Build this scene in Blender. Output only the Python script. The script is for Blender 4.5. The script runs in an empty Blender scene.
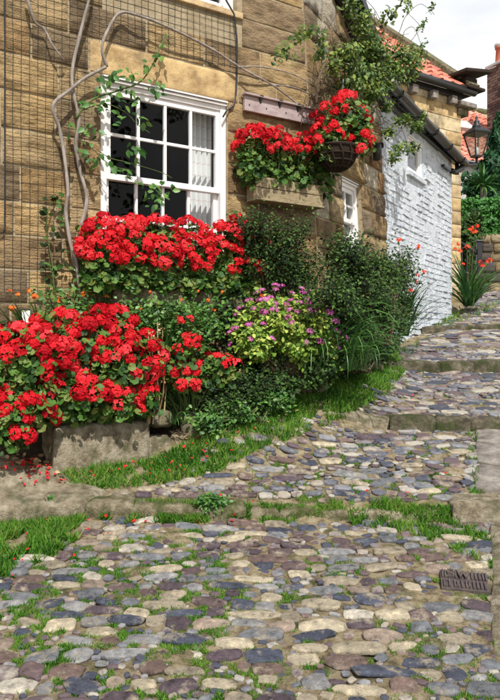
import bpy, math, random
import numpy as np
from mathutils import Vector, Matrix, noise, Quaternion

random.seed(11)
rng = np.random.default_rng(7)
C = bpy.context.scene.collection
SC = bpy.context.scene
R = math.radians

# ------------------------------------------------------------------ camera, sky, sun, exposure
FP, CX, HY, EYE = 700.0, 250.0, 335.0, 1.40     # focal length and horizon in photo pixels (500x700)
cam_d = bpy.data.cameras.new('camera')
cam = bpy.data.objects.new('camera', cam_d); C.objects.link(cam)
cam.location = (0, 0, EYE); cam.rotation_euler = (R(90), 0, 0)
cam_d.sensor_fit = 'VERTICAL'; cam_d.sensor_height = 36; cam_d.lens = 36 * FP / 700
cam_d.shift_y = (HY - 350) / 700.0
cam_d.clip_start = 0.05; cam_d.clip_end = 2000
SC.camera = cam

U1 = Vector((.829, .559, 0)).normalized(); N1 = Vector((U1.y, -U1.x, 0)); O1 = Vector((-.614, 5.0, 0))
U2 = Vector((.496, .868, 0)).normalized(); N2 = Vector((U2.y, -U2.x, 0))
UP = Vector((0, 0, 1))

SUN_EL = R(52)
sh = (N1 * .93 - U1 * .34).normalized()
SUN = Vector((sh.x * math.cos(SUN_EL), sh.y * math.cos(SUN_EL), math.sin(SUN_EL)))
sd = bpy.data.lights.new('sun', 'SUN'); sd.energy = 5.0; sd.angle = R(.53); sd.color = (1, .95, .86)
so = bpy.data.objects.new('sun', sd); C.objects.link(so)
so.rotation_euler = SUN.to_track_quat('Z', 'Y').to_euler(); so.location = (0, -5, 20)

W = bpy.data.worlds.new('World'); SC.world = W; W.use_nodes = True
nt = W.node_tree; nt.nodes.clear()
out = nt.nodes.new('ShaderNodeOutputWorld'); bg = nt.nodes.new('ShaderNodeBackground')
sky = nt.nodes.new('ShaderNodeTexSky'); sky.sky_type = 'NISHITA'; sky.sun_disc = False
sky.sun_elevation = SUN_EL; sky.sun_rotation = math.atan2(SUN.x, SUN.y)
tc = nt.nodes.new('ShaderNodeTexCoord'); mp = nt.nodes.new('ShaderNodeMapping'); mp.inputs['Scale'].default_value = (1.6, 1.6, 4.0)
mp.inputs['Location'].default_value = (.4, 1.1, .3)
nz = nt.nodes.new('ShaderNodeTexNoise'); nz.inputs['Scale'].default_value = 1.5; nz.inputs['Detail'].default_value = 8
rp = nt.nodes.new('ShaderNodeValToRGB'); rp.color_ramp.elements[0].position = .5; rp.color_ramp.elements[1].position = .72
nz2 = nt.nodes.new('ShaderNodeTexNoise'); nz2.inputs['Scale'].default_value = 3.2; nz2.inputs['Detail'].default_value = 9
rp2 = nt.nodes.new('ShaderNodeValToRGB')
rp2.color_ramp.elements[0].position = .36; rp2.color_ramp.elements[0].color = (9.6, 9.9, 10.3, 1)
rp2.color_ramp.elements[1].position = .56; rp2.color_ramp.elements[1].color = (11.6, 11.6, 11.6, 1)
mx = nt.nodes.new('ShaderNodeMix'); mx.data_type = 'RGBA'
L = nt.links.new
L(tc.outputs['Generated'], mp.inputs['Vector']); L(mp.outputs[0], nz.inputs['Vector']); L(mp.outputs[0], nz2.inputs['Vector'])
L(nz.outputs['Fac'], rp.inputs[0]); L(nz2.outputs['Fac'], rp2.inputs[0])
sx = nt.nodes.new('ShaderNodeSeparateXYZ'); L(tc.outputs['Generated'], sx.inputs[0])
mr = nt.nodes.new('ShaderNodeMapRange'); mr.inputs['From Min'].default_value = .48; mr.inputs['From Max'].default_value = .85; mr.inputs['To Min'].default_value = 1; mr.inputs['To Max'].default_value = 0
L(sx.outputs[2], mr.inputs['Value'])
mxx = nt.nodes.new('ShaderNodeMath'); mxx.operation = 'MAXIMUM'; L(rp.outputs[0], mxx.inputs[0]); L(mr.outputs[0], mxx.inputs[1])
L(mxx.outputs[0], mx.inputs['Factor']); L(sky.outputs[0], mx.inputs['A']); L(rp2.outputs[0], mx.inputs['B'])
L(mx.outputs['Result'], bg.inputs['Color']); bg.inputs['Strength'].default_value = .085
L(bg.outputs[0], out.inputs['Surface'])

SC.view_settings.view_transform = 'Standard'; SC.view_settings.look = 'None'
SC.view_settings.exposure = .16; SC.view_settings.gamma = 1.0

# ------------------------------------------------------------------ materials
def pr(c): return (c[0], c[1], c[2], 1)
def material(name, cols, scale=6, detail=6, rough=.85, bump=0, bscale=None, rand=None, stain=None, stretch=(1, 1, 1), spec=.3, trans=0, metal=0, dist=.02, rvar=.35, nw=1.0, span=(.25, .5), grain=0):
    """noise ramp of colours; rand: 'island' / 'object' shifts it per piece, 'color' multiplies by the object's own colour"""
    m = bpy.data.materials.new(name); m.use_nodes = True; t = m.node_tree; N = t.nodes; l = t.links.new
    b = N['Principled BSDF']; b.inputs['Roughness'].default_value = rough; b.inputs['Metallic'].default_value = metal
    b.inputs['Specular IOR Level'].default_value = spec
    g = N.new('ShaderNodeNewGeometry'); mp = N.new('ShaderNodeMapping'); mp.inputs['Scale'].default_value = stretch
    l(g.outputs['Position'], mp.inputs['Vector'])
    n = N.new('ShaderNodeTexNoise'); n.inputs['Scale'].default_value = scale; n.inputs['Detail'].default_value = detail; n.inputs['Roughness'].default_value = .65
    l(mp.outputs[0], n.inputs['Vector'])
    f = n.outputs['Fac']
    if rand in ('island', 'object'):
        if rand == 'island': rv = g.outputs['Random Per Island']
        else: rv = N.new('ShaderNodeObjectInfo').outputs['Random']
        a = N.new('ShaderNodeMath'); a.operation = 'MULTIPLY_ADD'; a.inputs[1].default_value = rvar * 2; l(rv, a.inputs[0])
        s = N.new('ShaderNodeMath'); s.operation = 'MULTIPLY_ADD'; l(f, s.inputs[0]); s.inputs[1].default_value = nw; s.inputs[2].default_value = .5 - .5 * nw - rvar
        l(s.outputs[0], a.inputs[2]); f = a.outputs[0]
    r = N.new('ShaderNodeValToRGB'); el = r.color_ramp.elements
    k = len(cols)
    while len(el) < k: el.new(.5)
    for i, c in enumerate(cols):
        el[i].position = span[0] + span[1] * i / max(1, k - 1); el[i].color = pr(c)
    l(f, r.inputs[0]); col = r.outputs[0]
    if rand == 'color':
        oi = N.new('ShaderNodeObjectInfo'); mm = N.new('ShaderNodeMix'); mm.data_type = 'RGBA'; mm.blend_type = 'MULTIPLY'; mm.inputs['Factor'].default_value = 1
        l(col, mm.inputs['A']); l(oi.outputs['Color'], mm.inputs['B']); col = mm.outputs['Result']
    if stain:
        sc_, lo, hi, sc_col = stain
        n2 = N.new('ShaderNodeTexNoise'); n2.inputs['Scale'].default_value = sc_; n2.inputs['Detail'].default_value = 7; n2.inputs['Roughness'].default_value = .7
        l(g.outputs['Position'], n2.inputs['Vector'])
        mr = N.new('ShaderNodeMapRange'); mr.inputs['From Min'].default_value = lo; mr.inputs['From Max'].default_value = hi
        l(n2.outputs['Fac'], mr.inputs['Value'])
        mm = N.new('ShaderNodeMix'); mm.data_type = 'RGBA'; l(mr.outputs[0], mm.inputs['Factor']); l(col, mm.inputs['A']); mm.inputs['B'].default_value = pr(sc_col)
        col = mm.outputs['Result']
    l(col, b.inputs['Base Color'])
    if bump:
        nb = N.new('ShaderNodeTexNoise'); nb.inputs['Scale'].default_value = bscale or scale * 4; nb.inputs['Detail'].default_value = 8; nb.inputs['Roughness'].default_value = .7
        l(mp.outputs[0], nb.inputs['Vector'])
        if grain:
            ng = N.new('ShaderNodeTexNoise'); ng.inputs['Scale'].default_value = grain; ng.inputs['Detail'].default_value = 4
            l(g.outputs['Position'], ng.inputs['Vector']); ga = N.new('ShaderNodeMath'); ga.operation = 'MULTIPLY_ADD'; ga.inputs[1].default_value = .45
            l(ng.outputs['Fac'], ga.inputs[0]); l(nb.outputs['Fac'], ga.inputs[2]); nb = ga
        bp = N.new('ShaderNodeBump'); bp.inputs['Strength'].default_value = bump; bp.inputs['Distance'].default_value = dist
        l(nb.outputs[0], bp.inputs['Height']); l(bp.outputs[0], b.inputs['Normal'])
    if trans:
        tb = N.new('ShaderNodeBsdfTranslucent'); ms = N.new('ShaderNodeMixShader'); ms.inputs[0].default_value = trans
        l(col, tb.inputs['Color']); l(b.outputs[0], ms.inputs[1]); l(tb.outputs[0], ms.inputs[2])
        l(ms.outputs[0], N['Material Output'].inputs['Surface'])
    return m

def glass_material(name, tint=(.9, .95, .95), refl=.12):
    m = bpy.data.materials.new(name); m.use_nodes = True; t = m.node_tree; N = t.nodes; N.clear(); l = t.links.new
    o = N.new('ShaderNodeOutputMaterial'); tr = N.new('ShaderNodeBsdfTransparent'); tr.inputs[0].default_value = pr(tint)
    gl = N.new('ShaderNodeBsdfGlossy'); gl.inputs['Roughness'].default_value = .03
    fr = N.new('ShaderNodeLayerWeight'); fr.inputs['Blend'].default_value = .5; pw = N.new('ShaderNodeMath'); pw.operation = 'POWER'; pw.inputs[1].default_value = 3; l(fr.outputs['Facing'], pw.inputs[0])
    ad = N.new('ShaderNodeMath'); ad.operation = 'MULTIPLY_ADD'; ad.inputs[1].default_value = .7; ad.inputs[2].default_value = refl; l(pw.outputs[0], ad.inputs[0]); ad.use_clamp = True
    ms = N.new('ShaderNodeMixShader'); l(ad.outputs[0], ms.inputs[0]); l(tr.outputs[0], ms.inputs[1]); l(gl.outputs[0], ms.inputs[2]); l(ms.outputs[0], o.inputs[0])
    return m

M = {}
M['stone'] = material('sandstone_block', [(.5, .46, .4), (.88, .86, .83), (1.15, 1.1, 1.0)], 7, 10, .92, 1.0, 22, 'color', (2.6, .52, .7, (.13, .095, .06)), (1, 1, 2.6), .15, dist=.04, span=(.36, .28), grain=120)
M['ashlar'] = material('dressed_sandstone', [(.62, .57, .5), (.9, .88, .85), (1.12, 1.1, 1.02)], 9, 10, .9, .5, 40, 'color', (3.0, .54, .74, (.17, .125, .08)), (1, 1, 1), .15, dist=.02, span=(.36, .28), grain=150)
M['mortar'] = material('lime_mortar', [(.22, .17, .1), (.36, .29, .19), (.44, .37, .26)], 9, 6, .95, .6, 50)
M['mossy'] = material('mossy_stone', [(.12, .1, .06), (.22, .185, .12), (.36, .31, .22)], 18, 12, .95, 1, 45, None, (7, .45, .62, (.075, .095, .025)), dist=.025, span=(.36, .28), grain=200)
M['kerb'] = material('worn_kerb_stone', [(.15, .12, .08), (.29, .245, .17), (.43, .38, .29)], 16, 12, .92, 1.0, 45, None, (6, .5, .66, (.09, .095, .045)), dist=.022, span=(.36, .28), grain=200)
M['riser'] = material('dark_step_stone', [(.06, .05, .035), (.13, .11, .075), (.24, .21, .155)], 14, 12, .9, 1, 45, None, (6, .47, .62, (.05, .065, .02)), dist=.025, span=(.36, .28), grain=200)  # upper step stones: darker than the kerb stone, mottled green-brown
M['flag'] = material('flagstone', [(.14, .125, .115), (.235, .21, .19), (.34, .31, .275)], 12, 10, .85, .8, 40, None, (4, .54, .68, (.13, .125, .075)), dist=.014, span=(.36, .28), grain=200)
M['cobble'] = material('cobble_stone', [(.35, .35, .36), (.8, .8, .8), (1.0, 1.0, 1.0), (1.5, 1.45, 1.38)], 26, 12, .62, 1.0, 70, 'color', (11, .53, .66, (.36, .31, .235)), spec=.3, dist=.012, span=(.34, .32), grain=260)
M['cobble_mass'] = material('cobble_stone_far', [(.06, .065, .09), (.2, .2, .22), (.15, .1, .095), (.36, .32, .26), (.085, .09, .12), (.22, .22, .24), (.4, .37, .31), (.11, .08, .09)], 16, 9, .65, .8, 60, 'island', spec=.3, dist=.01, rvar=.36, nw=.3)
M['ground'] = material('sandy_mortar_ground', [(.14, .105, .06), (.345, .275, .165), (.46, .39, .265)], 22, 14, .95, 1.0, 110, None, (5, .5, .64, (.075, .085, .03)), dist=.02, span=(.36, .28), grain=300)
M['soil'] = material('planting_soil', [(.03, .022, .014), (.07, .05, .032), (.11, .085, .055)], 12, 8, .97, 1, 40, dist=.03)
M['white'] = material('white_window_paint', [(.66, .64, .64), (.78, .77, .77), (.82, .81, .8)], 6, 6, .45, .12, 40, None, (5, .66, .8, (.5, .46, .43)), dist=.004)
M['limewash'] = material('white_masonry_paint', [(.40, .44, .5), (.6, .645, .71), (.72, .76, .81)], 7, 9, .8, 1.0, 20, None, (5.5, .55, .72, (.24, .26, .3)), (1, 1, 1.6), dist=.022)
M['black'] = material('black_painted_iron', [(.012, .012, .014), (.025, .025, .028)], 8, 5, .38, .15, 40, spec=.5, dist=.004)
M['wire'] = material('green_plastic_wire', [(.018, .032, .032), (.035, .055, .055)], 9, 3, .5)
M['bark'] = material('grey_vine_bark', [(.13, .11, .095), (.27, .235, .21), (.4, .36, .33)], 26, 7, .9, .9, 60, None, None, (1, 1, .25), dist=.008)
M['twig'] = material('brown_twig', [(.07, .05, .035), (.14, .1, .065)], 20, 4, .9)
M['stalk'] = material('green_stalk', [(.06, .1, .025), (.12, .17, .05)], 12, 4, .7, trans=.15)
M['red'] = material('red_petal', [(.36, .004, .012), (.72, .012, .022), (.88, .06, .075)], 60, 5, .65, rand='object', trans=.25, rvar=.22, spec=.15)
M['petal'] = material('fallen_petal', [(.5, .008, .012), (.75, .02, .03)], 30, 3, .6, rand='island', trans=.1)
M['pink'] = material('pink_flower', [(.5, .09, .33), (.68, .2, .52)], 30, 3, .7, rand='object', trans=.2, rvar=.25)
M['orange'] = material('orange_flower', [(.72, .1, .012), (.85, .24, .03)], 30, 3, .6, rand='object', trans=.2, rvar=.25)
M['scarlet'] = material('scarlet_flower', [(.75, .03, .012), (.85, .1, .03)], 30, 3, .6, rand='object', trans=.2, rvar=.25)
M['ger_leaf'] = material('geranium_leaf', [(.014, .045, .009), (.04, .12, .016), (.09, .2, .03), (.16, .2, .045)], 9, 4, .55, .1, 60, 'island', trans=.25, rvar=.3, dist=.003)
M['cot_leaf'] = material('cotoneaster_leaf', [(.008, .02, .007), (.028, .068, .015), (.085, .16, .034)], 6, 4, .6, rand='island', trans=.18, rvar=.3, spec=.2)
M['spi_leaf'] = material('spiraea_leaf', [(.07, .17, .02), (.2, .34, .035), (.45, .52, .12)], 5, 4, .55, rand='island', trans=.25, rvar=.3)
M['strap'] = material('strap_leaf', [(.02, .075, .018), (.045, .14, .028), (.1, .23, .05)], 5, 4, .45, rand='island', trans=.22, rvar=.3, spec=.4)
M['vine_leaf'] = material('creeper_leaf', [(.025, .06, .012), (.075, .15, .02), (.21, .28, .05)], 7, 4, .5, rand='island', trans=.25, rvar=.3, spec=.4)
M['rose_leaf'] = material('rose_leaf', [(.025, .085, .018), (.06, .18, .03), (.14, .27, .05)], 9, 4, .45, rand='island', trans=.25, rvar=.3, spec=.45)
M['grass'] = material('grass_blade', [(.03, .1, .012), (.075, .24, .018), (.14, .34, .03), (.24, .31, .07)], 4, 4, .6, rand='island', trans=.38, rvar=.28)
M['dry'] = material('dry_leaf', [(.2, .11, .05), (.36, .24, .11), (.45, .35, .2)], 9, 4, .85, rand='island', rvar=.3)
M['hedge_leaf'] = material('hedge_leaf', [(.02, .09, .014), (.045, .19, .03), (.09, .27, .05)], 4, 4, .5, rand='island', trans=.2, rvar=.3)
M['conifer'] = material('conifer_needles', [(.012, .055, .02), (.03, .11, .045), (.055, .16, .065)], 4, 4, .6, rand='island', trans=.15, rvar=.3)
M['pantile'] = material('red_pantile', [(.4, .13, .09), (.56, .2, .14), (.66, .32, .25)], 5, 7, .85, .3, 30, 'island', (3, .6, .75, (.36, .2, .14)), rvar=.25, dist=.01)
M['oldwood'] = material('weathered_wood', [(.13, .1, .06), (.29, .23, .14), (.4, .34, .23)], 7, 9, .9, .6, 30, None, (4, .58, .7, (.13, .14, .05)), (3, 3, 14), dist=.006)
M['lilac'] = material('lilac_grey_board', [(.25, .19, .19), (.36, .29, .29), (.42, .36, .36)], 5, 8, .75, .2, 40, None, (4, .6, .75, (.2, .14, .12)), (2, 2, 6), dist=.004)
M['liner'] = material('dark_basket_liner', [(.018, .012, .01), (.05, .032, .022)], 18, 6, .95, .9, 50, dist=.02)
M['rust'] = material('rusted_iron', [(.05, .045, .05), (.1, .08, .08), (.2, .16, .125)], 18, 8, .7, .5, 60, metal=.3, dist=.005)
M['brick'] = material('dark_chimney_brick', [(.05, .032, .03), (.11, .065, .055), (.17, .115, .095)], 8, 5, .9, .5, 40, 'island', dist=.01)
M['clay'] = material('terracotta_pot', [(.35, .09, .05), (.5, .14, .08)], 8, 4, .8)
M['cement'] = material('pale_cement', [(.38, .37, .36), (.55, .54, .53)], 6, 5, .9, .4, 30)
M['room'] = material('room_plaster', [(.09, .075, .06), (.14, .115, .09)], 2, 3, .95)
M['plate'] = material('white_plastic', [(.72, .74, .76), (.8, .81, .82)], 9, 3, .4)
M['glass'] = glass_material('window_glass', (.86, .9, .92), .018)
M['lampglass'] = glass_material('lantern_glass', (.72, .78, .78), .1)

def curtain_material():
    m = material('checked_curtain', [(.76, .75, .73), (.84, .83, .82)], 5, 4, .9)
    t = m.node_tree; N = t.nodes; l = t.links.new; b = N['Principled BSDF']
    g = N.new('ShaderNodeTexCoord'); sp = N.new('ShaderNodeSeparateXYZ'); l(g.outputs['UV'], sp.inputs[0])
    src = b.inputs['Base Color'].links[0].from_socket
    lines = []
    for ax, k in ((0, 6), (1, 13)):
        mu = N.new('ShaderNodeMath'); mu.operation = 'MULTIPLY'; mu.inputs[1].default_value = k; l(sp.outputs[ax], mu.inputs[0])
        fr = N.new('ShaderNodeMath'); fr.operation = 'FRACT'; l(mu.outputs[0], fr.inputs[0])
        lt = N.new('ShaderNodeMath'); lt.operation = 'LESS_THAN'; lt.inputs[1].default_value = .05; l(fr.outputs[0], lt.inputs[0]); lines.append(lt.outputs[0])
    mxm = N.new('ShaderNodeMath'); mxm.operation = 'MAXIMUM'; l(lines[0], mxm.inputs[0]); l(lines[1], mxm.inputs[1])
    mm = N.new('ShaderNodeMix'); mm.data_type = 'RGBA'; l(mxm.outputs[0], mm.inputs['Factor']); l(src, mm.inputs['A']); mm.inputs['B'].default_value = (.66, .5, .5, 1)
    l(mm.outputs['Result'], b.inputs['Base Color'])
    return m
M['curtain'] = curtain_material()

# ------------------------------------------------------------------ helpers
def meta(o, label=None, cat=None, group=None, kind=None):
    if label: o['label'] = label
    if cat: o['category'] = cat
    if group: o['group'] = group
    if kind: o['kind'] = kind
    return o
def thing(name, label, cat, loc=(0, 0, 0), group=None):
    o = bpy.data.objects.new(name, None); C.objects.link(o); o.location = loc; o.empty_display_size = .1
    return meta(o, label, cat, group)
def origin(o):
    v = Vector((0, 0, 0))
    while o is not None: v = v + Vector(o.location); o = o.parent
    return v
class MB:
    def __init__(self): self.v = []; self.f = []
    def add(self, vs, fs):
        k = len(self.v); self.v += [tuple(p) for p in vs]; self.f += [tuple(i + k for i in f) for f in fs]; return self
    def hexa(self, p):   # 8 corners: bottom ring 0-3, top ring 4-7
        return self.add(p, [(3, 2, 1, 0), (4, 5, 6, 7), (0, 1, 5, 4), (1, 2, 6, 5), (2, 3, 7, 6), (3, 0, 4, 7)])
    def box(self, c, sx, sy, sz, u=Vector((1, 0, 0)), n=Vector((0, 1, 0)), w=UP):
        c = Vector(c); P = []
        for z in (-1, 1):
            for a, b in ((-1, -1), (1, -1), (1, 1), (-1, 1)):
                P.append(c + u * (a * sx / 2) + n * (b * sy / 2) + w * (z * sz / 2))
        return self.hexa(P)
    def fbox(self, F, s0, s1, z0, z1, o0, o1):
        return self.hexa([F(s0, z0, o1), F(s1, z0, o1), F(s1, z0, o0), F(s0, z0, o0), F(s0, z1, o1), F(s1, z1, o1), F(s1, z1, o0), F(s0, z1, o0)])
    def tube(self, pts, rad, sides=6, cap=True):
        pts = [Vector(p) for p in pts]; n = len(pts)
        if not hasattr(rad, '__len__'): rad = [rad] * n
        vs = []; prev = None
        for i, p in enumerate(pts):
            d = (pts[min(i + 1, n - 1)] - pts[max(i - 1, 0)])
            d = d.normalized() if d.length > 1e-9 else UP
            a = prev - d * prev.dot(d) if prev is not None else d.orthogonal()
            if a.length < 1e-6: a = d.orthogonal()
            a.normalize(); prev = a; b = d.cross(a)
            for k in range(sides):
                t = 2 * math.pi * k / sides; vs.append(p + (a * math.cos(t) + b * math.sin(t)) * rad[i])
        fs = [(i * sides + k, i * sides + (k + 1) % sides, (i + 1) * sides + (k + 1) % sides, (i + 1) * sides + k) for i in range(n - 1) for k in range(sides)]
        if cap: fs += [tuple(range(sides))[::-1], tuple((n - 1) * sides + k for k in range(sides))]
        return self.add(vs, fs)
    def lathe(self, c, prof, sides=16, ax=UP):
        c = Vector(c); a = ax.orthogonal().normalized(); b = ax.cross(a); vs = []
        for r, h in prof:
            for k in range(sides):
                t = 2 * math.pi * k / sides; vs.append(c + ax * h + (a * math.cos(t) + b * math.sin(t)) * r)
        n = len(prof)
        return self.add(vs, [(i * sides + k, i * sides + (k + 1) % sides, (i + 1) * sides + (k + 1) % sides, (i + 1) * sides + k) for i in range(n - 1) for k in range(sides)])
    def build(self, name, mat, parent=None, smooth=False, bevel=0, kind=None):
        og = origin(parent) if parent is not None else Vector((0, 0, 0))
        me = bpy.data.meshes.new(name); me.from_pydata([Vector(p) - og for p in self.v], [], self.f); me.materials.append(mat); me.update()
        if smooth: me.polygons.foreach_set('use_smooth', [True] * len(me.polygons))
        o = bpy.data.objects.new(name, me); C.objects.link(o); o.parent = parent
        if bevel:
            b = o.modifiers.new('bevel', 'BEVEL'); b.width = bevel; b.segments = 2; b.limit_method = 'ANGLE'
        if kind: o['kind'] = kind
        return o

def arr_mesh(name, V, polys_n, loops, mat, parent=None, smooth=False, kind=None):
    og = np.array(origin(parent)) if parent is not None else np.zeros(3)
    me = bpy.data.meshes.new(name); V = np.asarray(V, np.float32) - og.astype(np.float32)
    me.vertices.add(len(V)); me.vertices.foreach_set('co', V.ravel())
    me.loops.add(len(loops)); me.loops.foreach_set('vertex_index', np.asarray(loops, np.int32))
    polys_n = np.asarray(polys_n, np.int32); st = np.concatenate([[0], np.cumsum(polys_n)[:-1]]).astype(np.int32)
    me.polygons.add(len(polys_n)); me.polygons.foreach_set('loop_start', st)
    me.update(calc_edges=True); me.validate()
    if smooth: me.polygons.foreach_set('use_smooth', [True] * len(me.polygons))
    me.materials.append(mat)
    o = bpy.data.objects.new(name, me); C.objects.link(o); o.parent = parent
    if kind: o['kind'] = kind
    return o
def scatter(name, tmpl, pos, rot, scl, mat, parent=None, kind=None, smooth=False):
    tv, tf = tmpl; tv = np.asarray(tv, float); N = len(pos); n = len(tv)
    if N == 0: pos = np.zeros((1, 3)); rot = np.eye(3)[None]; scl = np.array([1e-4]); N = 1
    scl = np.asarray(scl, float)
    if scl.ndim == 1: scl = np.repeat(scl[:, None], 3, 1)
    V = np.einsum('nij,nkj->nki', rot, tv[None] * scl[:, None, :]) + np.asarray(pos)[:, None, :]
    fl = np.concatenate([np.asarray(f) for f in tf]); fn = np.array([len(f) for f in tf])
    loops = (np.arange(N)[:, None] * n + fl[None]).ravel()
    return arr_mesh(name, V.reshape(-1, 3), np.tile(fn, N), loops, mat, parent, smooth, kind)
def unit(a): return a / np.maximum(np.linalg.norm(a, axis=-1, keepdims=True), 1e-9)
def frames(nrm, tan=None):
    nrm = unit(np.asarray(nrm, float)); t = rng.normal(size=nrm.shape) if tan is None else np.asarray(tan, float) + rng.normal(size=nrm.shape) * .02
    t = unit(t - nrm * (t * nrm).sum(-1, keepdims=True)); b = np.cross(nrm, t)
    return np.stack([t, b, nrm], -1)

# leaf shapes: x along the leaf from its base, z up
LEAF4 = ([(0, 0, 0), (.45, .3, .06), (1, 0, -.06), (.45, -.3, .06)], [(0, 1, 2), (0, 2, 3)])
LEAF6 = ([(0, 0, 0), (.3, .3, .07), (.7, .24, .03), (1, 0, -.1), (.7, -.24, .03), (.3, -.3, .07), (.5, 0, 0)], [(0, 6, 1), (1, 6, 2), (2, 6, 3), (3, 6, 4), (4, 6, 5), (5, 6, 0)])
_k = 11; _rv = []
for _i in range(_k):
    _a = .3 + (2 * math.pi - .6) * _i / (_k - 1); _r = .52 + (.05 if _i % 2 else -.03)
    _rv.append((-math.cos(_a) * _r * -1, math.sin(_a) * _r, .1 + .05 * math.sin(3 * _a)))
ROUND = ([(0.05, 0, -.04)] + _rv, [(0, i, i + 1) for i in range(1, _k)])
BLADE = ([(-.5, 0, 0), (.5, 0, 0), (.32, .12, .55), (-.32, .12, .55), (0, .45, 1.0)], [(0, 1, 2, 3), (3, 2, 4)])

# ------------------------------------------------------------------ photo pixel -> place
def at(px, py, Y): return Vector(((px - CX) / FP * Y, Y, EYE + (HY - py) / FP * Y))
def F1(s, z, o): 
    p = O1 + U1 * s + N1 * o; return Vector((p.x, p.y, z))
def corner_s(z): return 1.387 - (z - 2.4) * .075
def F2(t, z, o):
    p = O1 + U1 * corner_s(z) + U2 * t + N2 * o; return Vector((p.x, p.y, z))
def s1(px, off=0):
    k = (px - CX) / FP; o = O1 + N1 * off
    return (k * o.y - o.x) / (U1.x - k * U1.y)
def Y1(px, off=0): return (O1 + N1 * off + U1 * s1(px, off)).y
CB = O1 + U1 * 1.387
def Y2(px, off=0):
    k = (px - CX) / FP; o = CB + N2 * off; t = (k * o.y - o.x) / (U2.x - k * U2.y); return (o + U2 * t).y
def t2(px, off=0):
    k = (px - CX) / FP; o = CB + N2 * off; return (k * o.y - o.x) / (U2.x - k * U2.y)
def w1(px, py, off=0): return at(px, py, Y1(px, off))
def w2(px, py, off=0): return at(px, py, Y2(px, off))

# ------------------------------------------------------------------ the lane's rise
PY = np.array([-300, -60, 0, 2.3, 3.80, 3.90, 4.98, 5.06, 6.60, 6.68, 8.55, 8.62, 9.9, 11.2, 14, 20, 40, 400])
PZ = np.array([-14, -5, -.09, .18, .392, .475, .74, .795, 1.04, 1.11, 1.46, 1.50, 1.69, 1.90, 2.3, 2.7, 3.1, 3.5])
def kink(X): return np.clip((np.asarray(X) + .2) * .055, -.09, .11)    # kerbs run a little askew across the lane
def lane_z(X, Y): return np.interp(Y + kink(X) * (Y < 6), PY, PZ)
# the bank of verge rising from the lane to the foot of the planting
BK = [w1(-40, 478, .46), w1(57, 470, .46), w1(147, 459, .46), w1(180, 442, .5), w1(215, 428, .55), w1(262, 409, .5), w1(312, 392, .4), w2(348, 378, .3), w2(385, 359, .14), w2(405, 345, .06), w2(430, 329, .0), w2(457, 314, -.03)]
BX = np.array([b.x for b in BK]); BY = np.array([b.y for b in BK]); BD = np.array([b.z for b in BK]) - lane_z(BX, BY)
print('bank', [round(float(v), 2) for v in BD])
def bank_at(X, Y):
    best = np.full(X.shape, 1e9); dl = np.zeros(X.shape); sd_ = np.zeros(X.shape)
    for i in range(len(BX) - 1):
        ax, ay, bx, by = BX[i], BY[i], BX[i + 1], BY[i + 1]; L2 = (bx - ax) ** 2 + (by - ay) ** 2
        t = np.clip(((X - ax) * (bx - ax) + (Y - ay) * (by - ay)) / L2, 0, 1); d = np.hypot(X - ax - t * (bx - ax), Y - ay - t * (by - ay)); m_ = d < best
        best = np.where(m_, d, best); dl = np.where(m_, BD[i] * (1 - t) + BD[i + 1] * t, dl); sd_ = np.where(m_, (bx - ax) * (Y - ay) - (by - ay) * (X - ax), sd_)
    wd = np.interp(X, [-1.2, -.6, 0, 1.0, 2.5], [.14, .3, .6, .6, .4])
    f = np.where(sd_ > 0, np.clip(1 - (best - .5) / 2, 0, 1), np.clip(1 - best / wd, 0, 1)); f = f * f * (3 - 2 * f)
    return dl * f, f
def gz(X, Y):
    X = np.asarray(X, float); Y = np.asarray(Y, float); X, Y = np.broadcast_arrays(X, Y)
    return lane_z(X, Y) + np.where((Y > 3.82) & (Y < 10.5), bank_at(X, Y)[0], 0)
def G(px, py):
    ys = np.arange(1.6, 30, .004); z = EYE + (HY - py) / FP * ys; x = (px - CX) / FP * ys
    hit = np.nonzero(z <= gz(x, ys))[0]
    i = hit[0] if len(hit) else len(ys) - 1
    return Vector((x[i], ys[i], float(gz(x[i], ys[i]))))
def ground_normal(x, y):
    e = .15; dx = (gz(x + e, y) - gz(x - e, y)) / (2 * e); dy = (gz(x, y + e) - gz(x, y - e)) / (2 * e)
    return Vector((-float(dx), -float(min(dy, .25)), 1)).normalized()

def grid_obj(name, xs, ys, zf, mat):
    X, Y = np.meshgrid(xs, ys); Z = zf(X, Y); V = np.stack([X, Y, Z], -1).reshape(-1, 3); w = len(xs); h = len(ys)
    i = np.arange(w - 1)[None] + np.arange(h - 1)[:, None] * w
    q = np.stack([i, i + 1, i + 1 + w, i + w], -1).reshape(-1, 4)
    return arr_mesh(name, V, np.full(len(q), 4), q.ravel(), mat, smooth=True)
_n1 = rng.normal(size=(200, 200))
def vnoise(X, Y, sc):
    x = (np.asarray(X) * sc) % 199; y = (np.asarray(Y) * sc) % 199; xi = x.astype(int); yi = y.astype(int); fx = x - xi; fy = y - yi
    fx = fx * fx * (3 - 2 * fx); fy = fy * fy * (3 - 2 * fy); x2 = (xi + 1) % 200; y2 = (yi + 1) % 200
    return (_n1[yi, xi] * (1 - fx) + _n1[yi, x2] * fx) * (1 - fy) + (_n1[y2, xi] * (1 - fx) + _n1[y2, x2] * fx) * fy
xs = np.concatenate([[-400, -150, -60, -25, -12, -7, -4.5, -3.2], np.arange(-2.4, 4.2, .035), [4.5, 5, 6, 8, 12, 20, 40, 100, 400]])
ys = np.concatenate([[-300, -120, -60, -25, -10, -4, -1, .5, 1.2], np.arange(1.7, 8.2, .03), np.arange(8.25, 12, .08), [12.5, 13, 14, 16, 18, 20, 25, 32, 40, 70, 150, 400]])
def gz_rough(X, Y): return gz(X, Y) + .006 * vnoise(X, Y, 9) + .004 * vnoise(X, Y, 23)
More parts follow.
